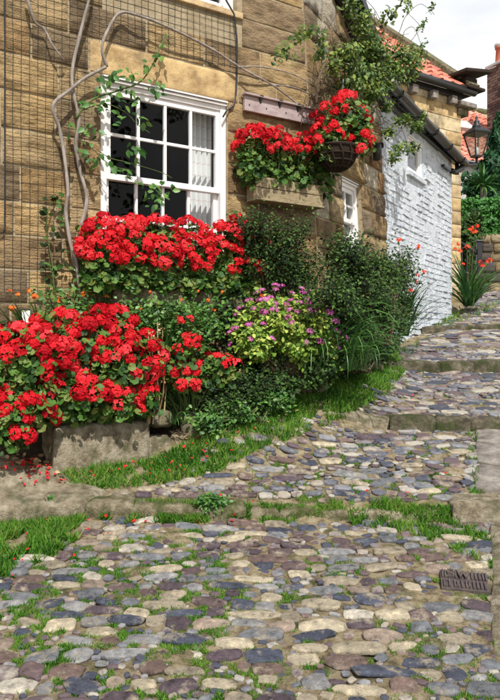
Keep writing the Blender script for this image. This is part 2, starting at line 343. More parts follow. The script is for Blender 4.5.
lane = grid_obj('cobbled_lane', xs, ys, gz_rough, M['ground']); meta(lane, kind='structure')

# ------------------------------------------------------------------ stone blocks
def edgy(i, n, w, ch=.008):
    c = min(ch / w, .3 / n)
    return 0 if i == 0 else 1 if i == n else c + (1 - 2 * c) * (i - 1) / (n - 2)
def block(parent, F, s0, s1_, z0, z1, mat, color, bulge=.02, rough=.012, name='stone_block', back=-.03, seed=None, step=.055):
    w, h = s1_ - s0, z1 - z0
    nx = max(4, min(36 if step < .05 else 15, int(w / step) + 2)); nzv = max(4, min(9, int(h / step) + 2))
    sd_ = Vector((random.random() * 50, random.random() * 50, random.random() * 50)); vs = []; fs = []
    for j in range(nzv + 1):
        for i in range(nx + 1):
            a = edgy(i, nx, w); b = edgy(j, nzv, h); s = s0 + w * a; z = z0 + h * b
            edge = i in (0, nx) or j in (0, nzv)
            q = Vector((s * 6, z * 9, 0)) + sd_; d = noise.noise(q); d2 = noise.noise(q * 3)
            if i in (0, nx): s += (.5 - a) * 2 * (.003 + .007 * abs(d))
            if j in (0, nzv): z += (.5 - b) * 2 * (.003 + .007 * abs(d2))
            o = (.006 if edge else bulge) + (rough * .35 if edge else rough) * (d + .5 * d2)
            vs.append(F(s, z, o))
    W_ = nx + 1
    for j in range(nzv):
        for i in range(nx): fs.append((j * W_ + i, j * W_ + i + 1, (j + 1) * W_ + i + 1, (j + 1) * W_ + i))
    ring = [i for i in range(W_)] + [j * W_ + nx for j in range(1, nzv + 1)] + [nzv * W_ + i for i in range(nx - 1, -1, -1)] + [j * W_ for j in range(nzv - 1, 0, -1)]
    k = len(vs)
    for r in ring:
        j, i = divmod(r, W_); vs.append(F(s0 + w * i / nx, z0 + h * j / nzv, back))
    n = len(ring)
    for q in range(n): fs.append((ring[(q + 1) % n], ring[q], k + q, k + (q + 1) % n))
    o = MB().add(vs, fs).build(name, mat, parent, smooth=True); o.color = pr(color)
    return o
def courses(parent, F, zs, s0, s1f, taken, mat, palette, wlo, whi, bulge=.02, rough=.012, keep=None, s0f=None):
    for z0, z1 in zip(zs[:-1], zs[1:]):
        a0 = s0f(z0) if s0f else s0; b0 = s1f((z0 + z1) / 2)
        cuts = sorted((max(a0, a), min(b0, b)) for a, b, c, d in taken if c < z1 - .01 and d > z0 + .01 and b > a0 and a < b0)
        spans = []; cur = a0
        for a, b in cuts:
            if a > cur + .03: spans.append((cur, a))
            cur = max(cur, b)
        if b0 > cur + .03: spans.append((cur, b0))
        for a, b in spans:
            cur = a
            while cur < b - 1e-6:
                w = random.uniform(wlo, whi)
                if b - cur - w < wlo * .7: w = b - cur
                if keep is None or keep(cur, cur + w, z0, z1):
                    c = random.choice(palette); k = random.uniform(.85, 1.15)
                    block(parent, F, cur + .004, cur + w - .004, z0 + .004, z1 - .004, mat, [x * k for x in c], bulge * random.uniform(.6, 1.4), rough)
                cur += w
def wall_sheet(parent, F, sl, zl, holes, mat, thick=.3, name='wall'):
    """wall with openings: front, back and the reveals of each opening; s limits may be functions of z"""
    lo = sl[0] if callable(sl[0]) else (lambda z: sl[0]); hi = sl[1] if callable(sl[1]) else (lambda z: sl[1])
    mb = MB(); zc = sorted(set([zl[0], zl[1]] + [h[2] for h in holes] + [h[3] for h in holes])); sc_ = sorted(set([h[0] for h in holes] + [h[1] for h in holes]))
    for z0, z1 in zip(zc[:-1], zc[1:]):
        cols = [lo] + [(lambda z, v=v: v) for v in sc_] + [hi]
        for fa, fb in zip(cols[:-1], cols[1:]):
            zm = (z0 + z1) / 2; m_ = (fa(zm) + fb(zm)) / 2
            if any(h[0] < m_ < h[1] and h[2] < zm < h[3] for h in holes): continue
            for o, rev in ((0, False), (-thick, True)):
                q = [F(fa(z0), z0, o), F(fb(z0), z0, o), F(fb(z1), z1, o), F(fa(z1), z1, o)]
                mb.add(q, [(3, 2, 1, 0) if rev else (0, 1, 2, 3)])
    for a, b, c, d in holes:
        ring = [(a, c), (b, c), (b, d), (a, d)]
        for i in range(4):
            p, q = ring[i], ring[(i + 1) % 4]
            mb.add([F(p[0], p[1], 0), F(q[0], q[1], 0), F(q[0], q[1], -thick), F(p[0], p[1], -thick)], [(0, 1, 2, 3)])
    return mb.build(name, mat, parent)

# ------------------------------------------------------------------ stone cottage
TAN = [(.62, .45, .24), (.5, .345, .175), (.44, .3, .16), (.6, .45, .26), (.42, .3, .175), (.36, .27, .175), (.6, .43, .225), (.56, .41, .23)]
cottage = thing('stone_cottage', 'honey sandstone cottage with white sash window and netted wall', 'house', (0, 5.2, 0))
WIN = (-.475, .53, 1.84, 3.165)
UWIN = (-.42, .62, 3.86, 5.05)
wall_sheet(cottage, F1, (-2.6, lambda z: corner_s(z)), (.3, 5.6), [WIN, UWIN], M['mortar'])
zs1 = [.5, .72, .94, 1.16, 1.38, 1.60, 1.815, 2.03, 2.24, 2.47, 2.70, 2.94, 3.17, 3.39, 3.61, 3.83, 4.05, 4.30, 4.55]
taken = [WIN, (-.56, .63, 3.16, 3.40), (-.46, .66, 3.80, 3.86), UWIN, (-.5, .53, 1.60, 1.84)]
courses(cottage, F1, zs1, -2.0, corner_s, taken, M['stone'], TAN, .26, .62, .008, .010)
block(cottage, F1, -.556, .626, 3.168, 3.386, M['ashlar'], (.55, .40, .215), .009, .005, 'lintel', step=.03)
block(cottage, F1, -.495, .528, 1.604, 1.836, M['stone'], (.55, .42, .25), .02, .01)
MB().fbox(F1, -.46, .66, 3.81, 3.858, -.2, .03).build('window_sill', M['ashlar'], cottage, bevel=.006).color = (.55, .42, .26, 1)
# gable wall on the lane side: rubble with limewashed patches
def gable_top(t): return 4.95 - .62 * t
SWIN = (.60, 1.10, 2.12, 2.85)
TG = 1.78
zs2 = [.7, .98, 1.22, 1.50, 1.74, 2.0, 2.12, 2.38, 2.62, 2.85, 3.08, 3.34, 3.56, 3.85, 4.1, 4.38, 4.64, 4.9]
RUB = [(.5, .38, .22), (.42, .3, .17), (.36, .22, .12), (.58, .46, .28), (.3, .24, .17), (.66, .6, .5), (.72, .68, .6), (.45, .34, .2)]
wall_sheet(cottage, F2, (0, TG), (.3, 3.85), [SWIN], M['mortar'])
MB().add([F2(0, 3.85, 0), F2(TG, 3.85, 0), F2(0, 4.95, 0), F2(0, 3.85, -.3), F2(TG, 3.85, -.3), F2(0, 4.95, -.3)], [(0, 1, 2), (5, 4, 3), (1, 4, 5, 2), (0, 3, 4, 1), (0, 2, 5, 3)]).build('gable', M['mortar'], cottage)
courses(cottage, F2, zs2, .006, lambda z: min(TG, (4.95 - z - .1) / .62), [SWIN, (.55, 1.16, 2.85, 3.08)], M['stone'], RUB, .2, .46, .014, .02)
block(cottage, F2, .52, 1.2, 2.855, 3.075, M['stone'], (.5, .37, .2), .03, .02, 'lintel')
# verge board and roof over the gable
a, b = F2(-.25, 5.11, .0), F2(1.86, 3.80, .0)
vd = (b - a).normalized(); vn = vd.cross(N2)
vb = MB()
for k0, k1, o0, o1 in ((-.02, .10, .02, .10),):
    vb.hexa([a + N2 * o0 + vn * k0, b + N2 * o0 + vn * k0, b + N2 * o1 + vn * k0, a + N2 * o1 + vn * k0, a + N2 * o0 + vn * k1, b + N2 * o0 + vn * k1, b + N2 * o1 + vn * k1, a + N2 * o1 + vn * k1])
vb.build('verge_board', M['black'], cottage)
upn = vn if vn.z > 0 else -vn
rb = MB(); h0, h1 = .12, .2
rb.hexa([a + N2 * .16 + upn * h0, b + N2 * .16 + upn * h0, b - N2 * 3 + upn * h0, a - N2 * 3 + upn * h0, a + N2 * .16 + upn * h1, b + N2 * .16 + upn * h1, b - N2 * 3 + upn * h1, a - N2 * 3 + upn * h1])
rb.build('roof', M['black'], cottage)

def sash_window(parent, F, W_, cols, rows, off, name, split=True, frame=.048):
    a, b, c, d = W_; f = frame
    mb = MB()
    mb.fbox(F, a, a + f, c, d, off - .09, off); mb.fbox(F, b - f, b, c, d, off - .09, off)
    mb.fbox(F, a + f, b - f, d - f * 1.5, d, off - .09, off - .003); mb.fbox(F, a + f, b - f, c, c + f, off - .09, off + .01)
    win = mb.build(name, M['white'], parent, bevel=.005)
    hb = MB(); hb.fbox(F, a + .004, b - .004, d - f * .75, d - f * .45, off, off + .018); hb.fbox(F, a + .002, b - .002, d - f * .3, d - .004, off, off + .03)
    hb.build('head_moulding', M['white'], win)
    ai, bi, ci, di = a + f, b - f, c + f, d - f * 1.5
    mid = (ci + di) / 2
    halves = ((ci, mid + .022, off - .085, off - .05), (mid - .022, di, off - .05, off - .015)) if split else ((ci, di, off - .06, off - .02),)
    for (z0, z1, o0, o1) in halves:
        sb = MB(); st = .034; mr = .042
        sb.fbox(F, ai, ai + st, z0, z1, o0, o1); sb.fbox(F, bi - st, bi, z0, z1, o0, o1)
        sb.fbox(F, ai + st, bi - st, z0, z0 + mr, o0 + .002, o1 - .002); sb.fbox(F, ai + st, bi - st, z1 - mr, z1, o0 + .002, o1 - .002)
        gw = (bi - ai - 2 * st); gh = (z1 - z0 - 2 * mr); bar = .022
        for i in range(1, cols):
            s = ai + st + gw * i / cols; sb.fbox(F, s - bar / 2, s + bar / 2, z0 + mr, z1 - mr, o0 + .006, o1 - .004)
        for j in range(1, rows):
            z = z0 + mr + gh * j / rows
            for i in range(cols):
                s0_ = ai + st + gw * i / cols + (bar / 2 if i else 0); s1_ = ai + st + gw * (i + 1) / cols - (bar / 2 if i < cols - 1 else 0)
                sb.fbox(F, s0_, s1_, z - bar / 2, z + bar / 2, o0 + .007, o1 - .005)
        sb.build('sash', M['white'], win, bevel=.003)
        og = (o0 + o1) / 2
        for i in range(cols):
            for j in range(rows):
                s0_ = ai + st + gw * i / cols + .004; s1_ = ai + st + gw * (i + 1) / cols - .004; z0_ = z0 + mr + gh * j / rows + .004; z1_ = z0 + mr + gh * (j + 1) / rows - .004
                tw = random.uniform(-.004, .004)
                MB().add([F(s0_, z0_, og + tw), F(s1_, z0_, og - tw), F(s1_, z1_, og), F(s0_, z1_, og)], [(0, 1, 2, 3)]).build('pane', M['glass'], win)
    return win
def room(parent, F, s0, s1_, z0, z1, o0, o1):
    P = [F(s0, z0, o0), F(s1_, z0, o0), F(s1_, z0, o1), F(s0, z0, o1), F(s0, z1, o0), F(s1_, z1, o0), F(s1_, z1, o1), F(s0, z1, o1)]
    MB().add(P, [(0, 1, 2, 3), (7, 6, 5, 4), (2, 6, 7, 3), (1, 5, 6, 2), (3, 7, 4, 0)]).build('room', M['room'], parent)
sash_window(cottage, F1, WIN, 4, 2, -.012, 'window')
sash_window(cottage, F1, UWIN, 4, 2, -.05, 'window')
sash_window(cottage, F2, SWIN, 2, 2, -.04, 'window', frame=.05)
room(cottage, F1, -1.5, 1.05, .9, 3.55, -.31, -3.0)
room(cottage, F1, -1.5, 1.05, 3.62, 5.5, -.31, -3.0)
# curtain behind the sash window
cv, cf, cuv = [], [], []
for i in range(41):
    for j in range(9):
        x = i / 40; z = j / 8; s = .30 + .20 * x + .015 * (1 - z) * (1 - x)
        cv.append(F1(s, 1.86 + 1.24 * z, -.2 + .022 * math.sin(x * 26 + .8 * math.sin(z * 3)))); cuv.append((x, z))
for i in range(40):
    for j in range(8): cf.append((i * 9 + j, (i + 1) * 9 + j, (i + 1) * 9 + j + 1, i * 9 + j + 1))
cu = MB().add(cv, cf).build('curtain', M['curtain'], None, smooth=True)
uvl = cu.data.uv_layers.new(name='UVMap')
for lp in cu.data.loops: uvl.data[lp.index].uv = cuv[lp.vertex_index]
meta(cu, 'pale checked curtain drawn to the right side of the sash window', 'curtain')
cu2 = MB()
for i in range(25):
    x = i / 24; cu2.v += [tuple(F2(.66 + .17 * x, 2.16, -.2 + .02 * math.sin(x * 19))), tuple(F2(.66 + .15 * x, 2.8, -.2 + .02 * math.sin(x * 19)))]
for i in range(24): cu2.f.append((2 * i, 2 * i + 2, 2 * i + 3, 2 * i + 1))
meta(cu2.build('curtain', M['plate'], None, smooth=True), 'plain white curtain behind the small window under the hanging basket', 'curtain')
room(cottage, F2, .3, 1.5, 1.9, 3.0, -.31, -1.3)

# ------------------------------------------------------------------ whitewashed cottage
white = thing('whitewashed_cottage', 'white painted brick cottage with black gutter beside the lane', 'house', tuple(F2(1.8, 1.2, 0)))
WO = -.05
def FW(t, z, o): 
    p = CB + U2 * t + N2 * (o + WO); return Vector((p.x, p.y, z))
TW = 4.78
WW = (2.70, 3.32, 3.31, 3.74)
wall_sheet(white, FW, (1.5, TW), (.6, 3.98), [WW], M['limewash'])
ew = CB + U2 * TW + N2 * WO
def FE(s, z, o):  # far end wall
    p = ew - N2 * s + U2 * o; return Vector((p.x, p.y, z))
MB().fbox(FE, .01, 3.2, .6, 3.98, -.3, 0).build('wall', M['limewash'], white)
bk = MB(); zc = .9; row = 0
while zc < 3.93:
    h = random.uniform(.066, .078); t = 1.5 - random.random() * .2 - (.11 if row % 2 else 0)
    while t < TW - .02:
        w = random.choice((.215, .215, .225, .11)) * random.uniform(.95, 1.05); t1 = min(t + w, TW)
        if not (t < WW[1] + .04 and t1 > WW[0] - .04 and zc < WW[3] + .03 and zc + h > WW[2] - .04) and t1 - t > .04:
            o = random.choice((.004, .006, .007, .008, .011, .016)); dz = random.uniform(-.01, .01); e = .009
            lump = .018 * noise.noise((t * 2, zc * 2, 3)) + .008 * noise.noise((t * 7, zc * 9, 1)) + (.02 if zc < 1.75 else 0) * random.random()
            q = [FW(t + e, zc + dz + e, o + lump), FW(t1 - e, zc - dz + e, o + lump + random.uniform(-.004, .004)), FW(t1 - e, zc + h - dz - e, o + lump - .004), FW(t + e, zc + h + dz - e, o + lump)]
            p = [FW(t, zc + dz, -.01), FW(t1, zc - dz, -.01), FW(t1, zc + h - dz, -.01), FW(t, zc + h + dz, -.01)]
            bk.add(q + p, [(0, 1, 2, 3), (4, 5, 1, 0), (5, 6, 2, 1), (6, 7, 3, 2), (7, 4, 0, 3)])
        t = t1 + .002
    zc += h; row += 1
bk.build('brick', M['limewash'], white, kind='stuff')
sash_window(white, FW, WW, 1, 1, -.01, 'window', split=False, frame=.04)
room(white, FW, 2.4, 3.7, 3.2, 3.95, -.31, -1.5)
MB().fbox(FW, WW[0] - .05, WW[1] + .05, WW[2] - .05, WW[2] - .003, -.02, .04).build('window_sill', M['limewash'], white)
def gut(t): return 3.94 - (t - 1.6) * .03
g = MB(); pr_ = []
for k in range(9): 
    a_ = math.pi * k / 8; pr_.append((-.062 * math.cos(a_), -.062 * math.sin(a_)))
for k in range(8, -1, -1):
    a_ = math.pi * k / 8; pr_.append((-.054 * math.cos(a_), -.054 * math.sin(a_)))
n = len(pr_); tt = [1.58 + i * (4.98 - 1.58) / 12 for i in range(13)]
for t in tt:
    for x, z in pr_: g.v.append(tuple(FW(t, gut(t) + .03 + z, .14 + x)))
for i in range(12):
    for k in range(n): g.f.append((i * n + k, i * n + (k + 1) % n, (i + 1) * n + (k + 1) % n, (i + 1) * n + k))
g.f.append(tuple(range(n))); g.f.append(tuple(12 * n + k for k in range(n))[::-1])
gutter = g.build('gutter', M['black'], white)
for t in (1.9, 2.6, 3.3, 4.0, 4.7):
    c = MB(); c.tube([FW(t, gut(t) + .05, .06), FW(t, gut(t) - .02, .085), FW(t, gut(t) - .045, .14), FW(t, gut(t) - .02, .2), FW(t, gut(t) + .04, .208)], .009, 6); c.build('gutter_bracket', M['black'], gutter)
r_ = MB(); r_.hexa([FW(1.5, gut(1.5) + .045, .11), FW(5.0, gut(5.0) + .045, .11), FW(5.0, 5.9, -2.9), FW(1.5, 6.0, -2.9), FW(1.5, gut(1.5) + .1, .11), FW(5.0, gut(5.0) + .1, .11), FW(5.0, 5.98, -2.9), FW(1.5, 6.08, -2.9)])
r_.build('roof', M['black'], white)
e_ = MB(); e_.fbox(FW, 1.6, 4.9, 3.84, 3.9, .0, .06); e_.build('eaves_board', M['black'], white)
pt = MB(); pt.tube([FW(4.9, 3.83, .13), FW(4.9, 3.78, .12), FW(4.72, 3.70, .05), FW(4.6, 3.69, .05)], .04, 8); pt.build('downpipe', M['black'], white, smooth=True)
sp = MB(); sp.fbox(FW, 4.15, 4.5, 3.66, 3.69, .015, .06); sp.build('iron_strap', M['black'], white)

# ------------------------------------------------------------------ house behind, honey stone with red pantiles
HC = Vector((3.46, 11.5, 0))
def FH(s, z, o):
    p = HC + U1 * s + N1 * o; return Vector((p.x, p.y, z))
back = thing('sandstone_house', 'pale golden stone house with red pantiled roof behind the white cottage', 'house', tuple(FH(-1, 1.8, 0)))
MB().fbox(FH, -4, 0, 1.2, 5.3, -5, 0).build('wall', M['mortar'], back)
zsH = [1.7 + .215 * i for i in range(18)]
courses(back, FH, zsH, -3.0, lambda z: .004, [], M['ashlar'], [(.6, .46, .26), (.54, .4, .22), (.64, .53, .35), (.5, .38, .23), (.58, .5, .36)], .3, .55, .008, .006, keep=lambda a, b, c, d: (b > -.5 or c > 3.6))
E0, E1 = -3.2, .12
MB().fbox(FH, E0, -.02, 5.25, 5.345, -.1, .06).build('eaves_board', M['black'], back)
gg = MB(); gg.tube([FH(E0, 5.38, .17), FH(E1 + .02, 5.35, .17)], .06, 8); gg.build('gutter', M['black'], back, smooth=True)
pitch = R(40); PD = (-N1) * math.cos(pitch) + UP * math.sin(pitch); PN = (N1) * math.sin(pitch) + UP * math.cos(pitch)
def pantiles(parent, o0, u, pd, pn, width, length, tw=.25, tl=.30, name='pantile'):
    mb = MB(); nr = int(length / tl); nc = int(width / tw); seg = 8
    for r in range(nr):
        for c in range(nc):
            vs = []; dl = random.uniform(-.008, .008); dh = random.uniform(0, .008)
            for q in range(seg + 1):
                a_ = q / seg; h = .035 * math.sin(a_ * 2 * math.pi) 
                p = o0 + u * (c * tw + a_ * tw * .995)
                vs.append(p + pd * (r * tl + dl) + pn * (h + .045 + dh)); vs.append(p + pd * ((r + 1) * tl + .03) + pn * (h + .012 + dh)); vs.append(p + pd * (r * tl + dl) + pn * (h + .02 + dh))
            mb.add(vs, [f for q in range(seg) for f in ((q * 3, q * 3 + 3, q * 3 + 4, q * 3 + 1), (q * 3 + 2, q * 3 + 5, q * 3 + 3, q * 3))])
    return mb.build(name, M['pantile'], parent, smooth=False, kind='stuff')
R0 = FH(-3.0, 5.36, .16)
rs = MB(); q = [R0 - U1 * .2, R0 + U1 * 3.0, R0 + U1 * 3.0 + PD * 3.6, R0 - U1 * .2 + PD * 3.6]; rs.hexa([p - PN * .06 for p in q] + [p + PN * .004 for p in q]); rs.build('roof', M['mortar'], back)
pantiles(back, R0, U1, PD, PN, 3.0, 3.6)
cp = MB()
for i in range(5):
    c0 = R0 + U1 * 3.07 + PD * (.72 * i + .01); c1 = R0 + U1 * 3.07 + PD * (.72 * (i + 1) - .005)
    m_ = (c0 + c1) / 2 + PN * .06; cb = MB(); cb.box(m_, .26, (c1 - c0).length, .14, U1, PD, PN); o = cb.build('coping_stone', M['mossy'], back, bevel=.012)
for (sa, sb_, za, zb_, oa, ob, mt) in ((-.10, .14, 5.0, 5.12, -.25, .05, 'mossy'), (-.14, .24, 5.122, 5.2, -.3, .14, 'flag'), (-.12, .3, 5.38, 5.43, -.3, .26, 'liner'), (-.06, .22, 5.432, 5.60, -.25, .16, 'liner')):
    MB().fbox(FH, sa, sb_, za, zb_, oa, ob).build('kneeler', M[mt], back, bevel=.012)
kn = MB(); kn.hexa([FH(-.22, 5.603, .3), FH(.42, 5.70, .3), FH(.42, 5.70, -.3), FH(-.22, 5.603, -.3), FH(-.22, 5.66, .3), FH(.44, 5.76, .3), FH(.44, 5.76, -.3), FH(-.22, 5.66, -.3)]); kn.build('kneeler', M['liner'], back, bevel=.012)
for i in range(6):
    s = -2.6 + i * .45; MB().fbox(FH, s, s + .12, 5.12, 5.245, .004, .13).build('corbel', M['flag'], back, bevel=.008)

# ------------------------------------------------------------------ distant garden terrace, house, chimney
def boxobj(name, c, sx, sy, sz, mat, parent=None, **k): return MB().box(c, sx, sy, sz).build(name, mat, parent, **k)
terr = MB(); terr.box((8.6, 24.0, 2.3), 10, 20, 2.1); o = terr.build('garden_terrace', M['soil']); meta(o, kind='structure')
gw = thing('garden_wall', 'dark coursed stone garden wall under the clipped hedge', 'wall', (4.6, 13.6, 2.1))
def FG(s, z, o): return Vector((4.15 + s, 13.6 - o, z))
MB().fbox(FG, 0, 4, 1.7, 3.36, -.4, 0).build('wall', M['mortar'], gw)
courses(gw, FG, [2.0, 2.22, 2.42, 2.6, 2.82, 3.0, 3.18, 3.35], 0, lambda z: 1.6, [], M['stone'], [(.36, .28, .17), (.12, .11, .11), (.3, .22, .13), (.09, .085, .09), (.4, .33, .22), (.14, .12, .11)], .16, .36, .03, .02)
MB().fbox(FG, -.02, .22, 1.8, 3.42, -.1, .1).build('pier', M['mossy'], gw, bevel=.02)

far = thing('pantiled_house', 'distant house roof of bright red pantiles with a skylight', 'house', (6.5, 20, 3.3))
UF = Vector((.92, .39, 0)).normalized(); NF = Vector((UF.y, -UF.x, 0))
FO = at(440, 158, 18.6)
pitch = R(40); PDF = (-NF) * math.cos(pitch) + UP * math.sin(pitch); PNF = NF * math.sin(pitch) + UP * math.cos(pitch)
fw = MB(); fw.box(FO + UF * 4 - NF * 2.4 - UP * 2.5, 8, 4.6, 5, UF, NF); fw.build('wall', M['cement'], far)
rl = 4.1
q = [FO - UF * .1, FO + UF * 8, FO + UF * 8 + PDF * rl, FO - UF * .1 + PDF * rl]; MB().hexa([p - PNF * .08 for p in q] + [p for p in q]).build('roof', M['mortar'], far)
pantiles(far, FO, UF, PDF, PNF, 4.2, rl, .25, .31)
rd = MB(); rd.tube([FO + PDF * rl + PNF * .03 - UF * .1, FO + PDF * rl + PNF * .03 + UF * 8], .11, 8); rd.build('ridge', M['mossy'], far, smooth=True)
gt = MB(); gt.tube([FO - PDF * .05 - UF * .1, FO - PDF * .05 + UF * 5], .06, 8); gt.build('gutter', M['black'], far, smooth=True)
# skylight on the roof plane
def on_roof(px, py):
    d = at(px, py, 1) - Vector((0, 0, EYE)); e = Vector((0, 0, EYE)); k = (FO + PNF * .1 - e).dot(PNF) / d.dot(PNF); return e + d * k
skc = on_roof(463, 126)
sk = MB(); sk.box(skc, .62, .55, .12, UF, PDF, PNF); skl = sk.build('skylight', M['cement'], far)
MB().box(skc + PNF * .065, .46, .4, .012, UF, PDF, PNF).build('pane', M['plate'], skl)
ch = at(503, 112, 20.6)
chim = thing('chimney', 'dark brick chimney stack with terracotta pot above the red roof', 'chimney', tuple(ch))
MB().box(ch + UP * .2, .66, .56, 2.2, UF, NF).build('stack_core', M['mortar'], chim)
bb = MB(); zb = -.8
for r in range(26):
    z0 = zb + r * .08
    for side in range(2):
        u_, n_ = (UF, NF) if side == 0 else (NF, UF)
        half = .33 if side == 0 else .28; oth = .28 if side == 0 else .33
        x = -half - (.1 if r % 2 else 0)
        while x < half:
            x1 = min(x + .215, half); x0 = max(x, -half)
            if x1 - x0 > .03:
                for sg in ((1,) if side == 0 else (-1, 1)):
                    bb.box(ch + u_ * ((x0 + x1) / 2) + n_ * (sg * (oth + .012)) + UP * (z0 + .036), x1 - x0 - .012, .03, .068, u_, n_)
            x += .225
bb.build('brick', M['brick'], chim, kind='stuff')
MB().box(ch + UP * 1.34, .78, .68, .09, UF, NF).build('stack_cap', M['cement'], chim, bevel=.02)
pot = MB(); pot.lathe(ch - UF * .14 + UP * 1.36, [(.14, 0), (.12, .12), (.1, .45), (.13, .47), (.13, .53), (.09, .54), (.085, .3)], 14); pot.build('chimney_pot', M['clay'], chim, smooth=True)
cw = MB(); cw.lathe(ch - UF * .14 + UP * 1.88, [(.12, 0), (.15, .04), (.13, .1), (.02, .15)], 14); cw.build('pot_cowl', M['cement'], chim, smooth=True)
wr = MB(); wp0, wp1 = at(425, 74, 13.5), at(497, 66, 20.5)
wr.tube([wp0.lerp(wp1, i / 10) - UP * (.12 * math.sin(math.pi * i / 10)) for i in range(11)], .007, 5); meta(wr.build('overhead_cable', M['cement']), 'thin overhead cable strung from the golden house to the chimney', 'cable')

# ------------------------------------------------------------------ vegetation builders
def sample_blobs(blobs, n, lo=.75, front=True, top=-1.0):
    """blobs: (centre, rx, ry(depth), rz). Points in the outer shell, with outward normals."""
    vol = np.array([b[1] * b[3] for b in blobs]); idx = rng.choice(len(blobs), n, p=vol / vol.sum())
    v = unit(rng.normal(size=(n, 3)))
    if front: v[:, 1] = np.where(v[:, 1] > .35, -v[:, 1], v[:, 1])
    if top > -1: v[:, 2] = np.where(v[:, 2] < top, -v[:, 2], v[:, 2])
    c = np.array([b[0] for b in blobs])[idx]; r = np.array([[b[1], b[2], b[3]] for b in blobs])[idx]
    k = rng.uniform(lo if lo < .9 else .84, 1.0 if lo < .9 else 1.1, n)[:, None] + (np.abs(rng.normal(size=(n, 1))) * .14 if lo < .6 else 0)
    return c + v * r * k, unit(v / r), idx
def inside_any(p, blobs, skip, lim=.72):
    m = np.zeros(len(p), bool)
    for i, b in enumerate(blobs):
        d = (p - np.array(b[0])) / np.array(b[1:4]); m |= ((d ** 2).sum(1) < lim ** 2) & (skip != i)
    return m
def BL(px, py, rx, ry, Y, depth): return (tuple(at(px, py, Y)), rx / FP * Y, depth, ry / FP * Y)

def flower_mesh(name, mat, nfl, rad, petal, npet=5, flat=.62):
    vs, fs = [], []
    for i in range(nfl):
        z = 1 - (i + .5) / nfl * 1.05; a_ = i * 2.4 + random.uniform(-.3, .3); r_ = math.sqrt(max(0, 1 - z * z))
        nrm = Vector((r_ * math.cos(a_), r_ * math.sin(a_), z)); nrm = (nrm + Vector((random.uniform(-.35, .35), random.uniform(-.35, .35), random.uniform(-.2, .3)))).normalized()
        c = Vector((r_ * math.cos(a_), r_ * math.sin(a_), z * flat)) * rad * random.uniform(.8, 1.1)
        t = nrm.orthogonal().normalized(); b_ = nrm.cross(t); ph = random.uniform(0, 6.28)
        for p in range(npet):
            an = ph + p * 2 * math.pi / npet; d = t * math.cos(an) + b_ * math.sin(an); e = nrm.cross(d); s = petal * random.uniform(.8, 1.15); k = len(vs)
            vs += [c - nrm * s * .12, c + d * s * .55 + e * s * .42 + nrm * s * .1, c + d * s + e * s * .22 + nrm * s * random.uniform(-.1, .15), c + d * s - e * s * .22 + nrm * s * random.uniform(-.1, .15), c + d * s * .55 - e * s * .42 + nrm * s * .1]
            fs += [(k, k + 1, k + 2, k + 3, k + 4)]
    me = bpy.data.meshes.new(name); me.from_pydata([tuple(v) for v in vs], [], fs); me.materials.append(mat); me.update(); return me
GER = [flower_mesh('geranium_head', M['red'], random.choice((11, 13, 15)), .043, .0185, 5, .55) for _ in range(6)] + [flower_mesh('geranium_head', M['red'], 7, .036, .0185, 5, .5) for _ in range(3)]
PINK = [flower_mesh('spiraea_head', M['pink'], 14, .026, .009, 4, .35) for _ in range(3)]
ORG = [flower_mesh('crocosmia_head', M['orange'], 4, .024, .02, 5) for _ in range(3)]
SCAR = [flower_mesh('crocosmia_head', M['scarlet'], 5, .045, .032, 5) for _ in range(3)]
def heads(parent, meshes, pts, nrms, scl, name='flower_head'):
    og = origin(parent)
    for p, n_ in zip(pts, nrms):
        o = bpy.data.objects.new(name, random.choice(meshes)); C.objects.link(o); o.parent = parent
        q = Vector(n_).to_track_quat('Z', 'Y') @ Quaternion((0, 0, 1), random.uniform(0, 6.28))
        o.matrix_local = Matrix.Translation(Vector(p) - og) @ q.to_matrix().to_4x4() @ Matrix.Scale(random.uniform(.78, 1.25) * scl, 4)
def poisson(p, nrm, dmin, nmax):
    keep = []
    for i in range(len(p)):
        if all((p[i] - p[j]) @ (p[i] - p[j]) > dmin * dmin for j in keep): keep.append(i)
        if len(keep) >= nmax: break
    return p[keep], nrm[keep]

def geranium(label, group, blobs, nleaf, nflow, base, leaf=.046, fl_top=-.4, dmin=.055, fsc=1.0, flow_blobs=None):
    nflow = int(nflow * 1.15)
    """a pelargonium: stems from the base, round scalloped leaves, flower heads above them"""
    t = thing('geranium', label, 'flowering plant', tuple(base), group)
    p, n_, ix = sample_blobs(blobs, nleaf, .45)
    nn = n_ * .8 + np.array([0, -.35, .75]) + rng.normal(size=n_.shape) * .45
    scatter('foliage', ROUND, p, frames(nn), rng.uniform(.6, 1.2, len(p)) * leaf, M['ger_leaf'], t, kind='stuff')
    fb = flow_blobs or blobs
    p, n_, ix = sample_blobs(fb, 1500, .98, top=fl_top); ok = ~inside_any(p, fb, ix, .8); p, n_ = p[ok], n_[ok]
    p, n_ = poisson(p + n_ * .015, n_, dmin, nflow)
    nn = unit(n_ + np.array([0, -.35, .5]) + rng.normal(size=n_.shape) * .25)
    heads(t, GER, p, nn, fsc)
    sb = MB()
    for k in range(min(len(p), 26)):
        b = Vector(base) + Vector((random.uniform(-.06, .06), random.uniform(-.03, .03), 0)); e = Vector(p[k]) - Vector(nn[k]) * .02; m_ = b.lerp(e, .5) + Vector((0, 0, .04))
        sb.tube([b, m_, e], [.007, .005, .003], 4)
    sb.build('stems', M['stalk'], t)
    return t
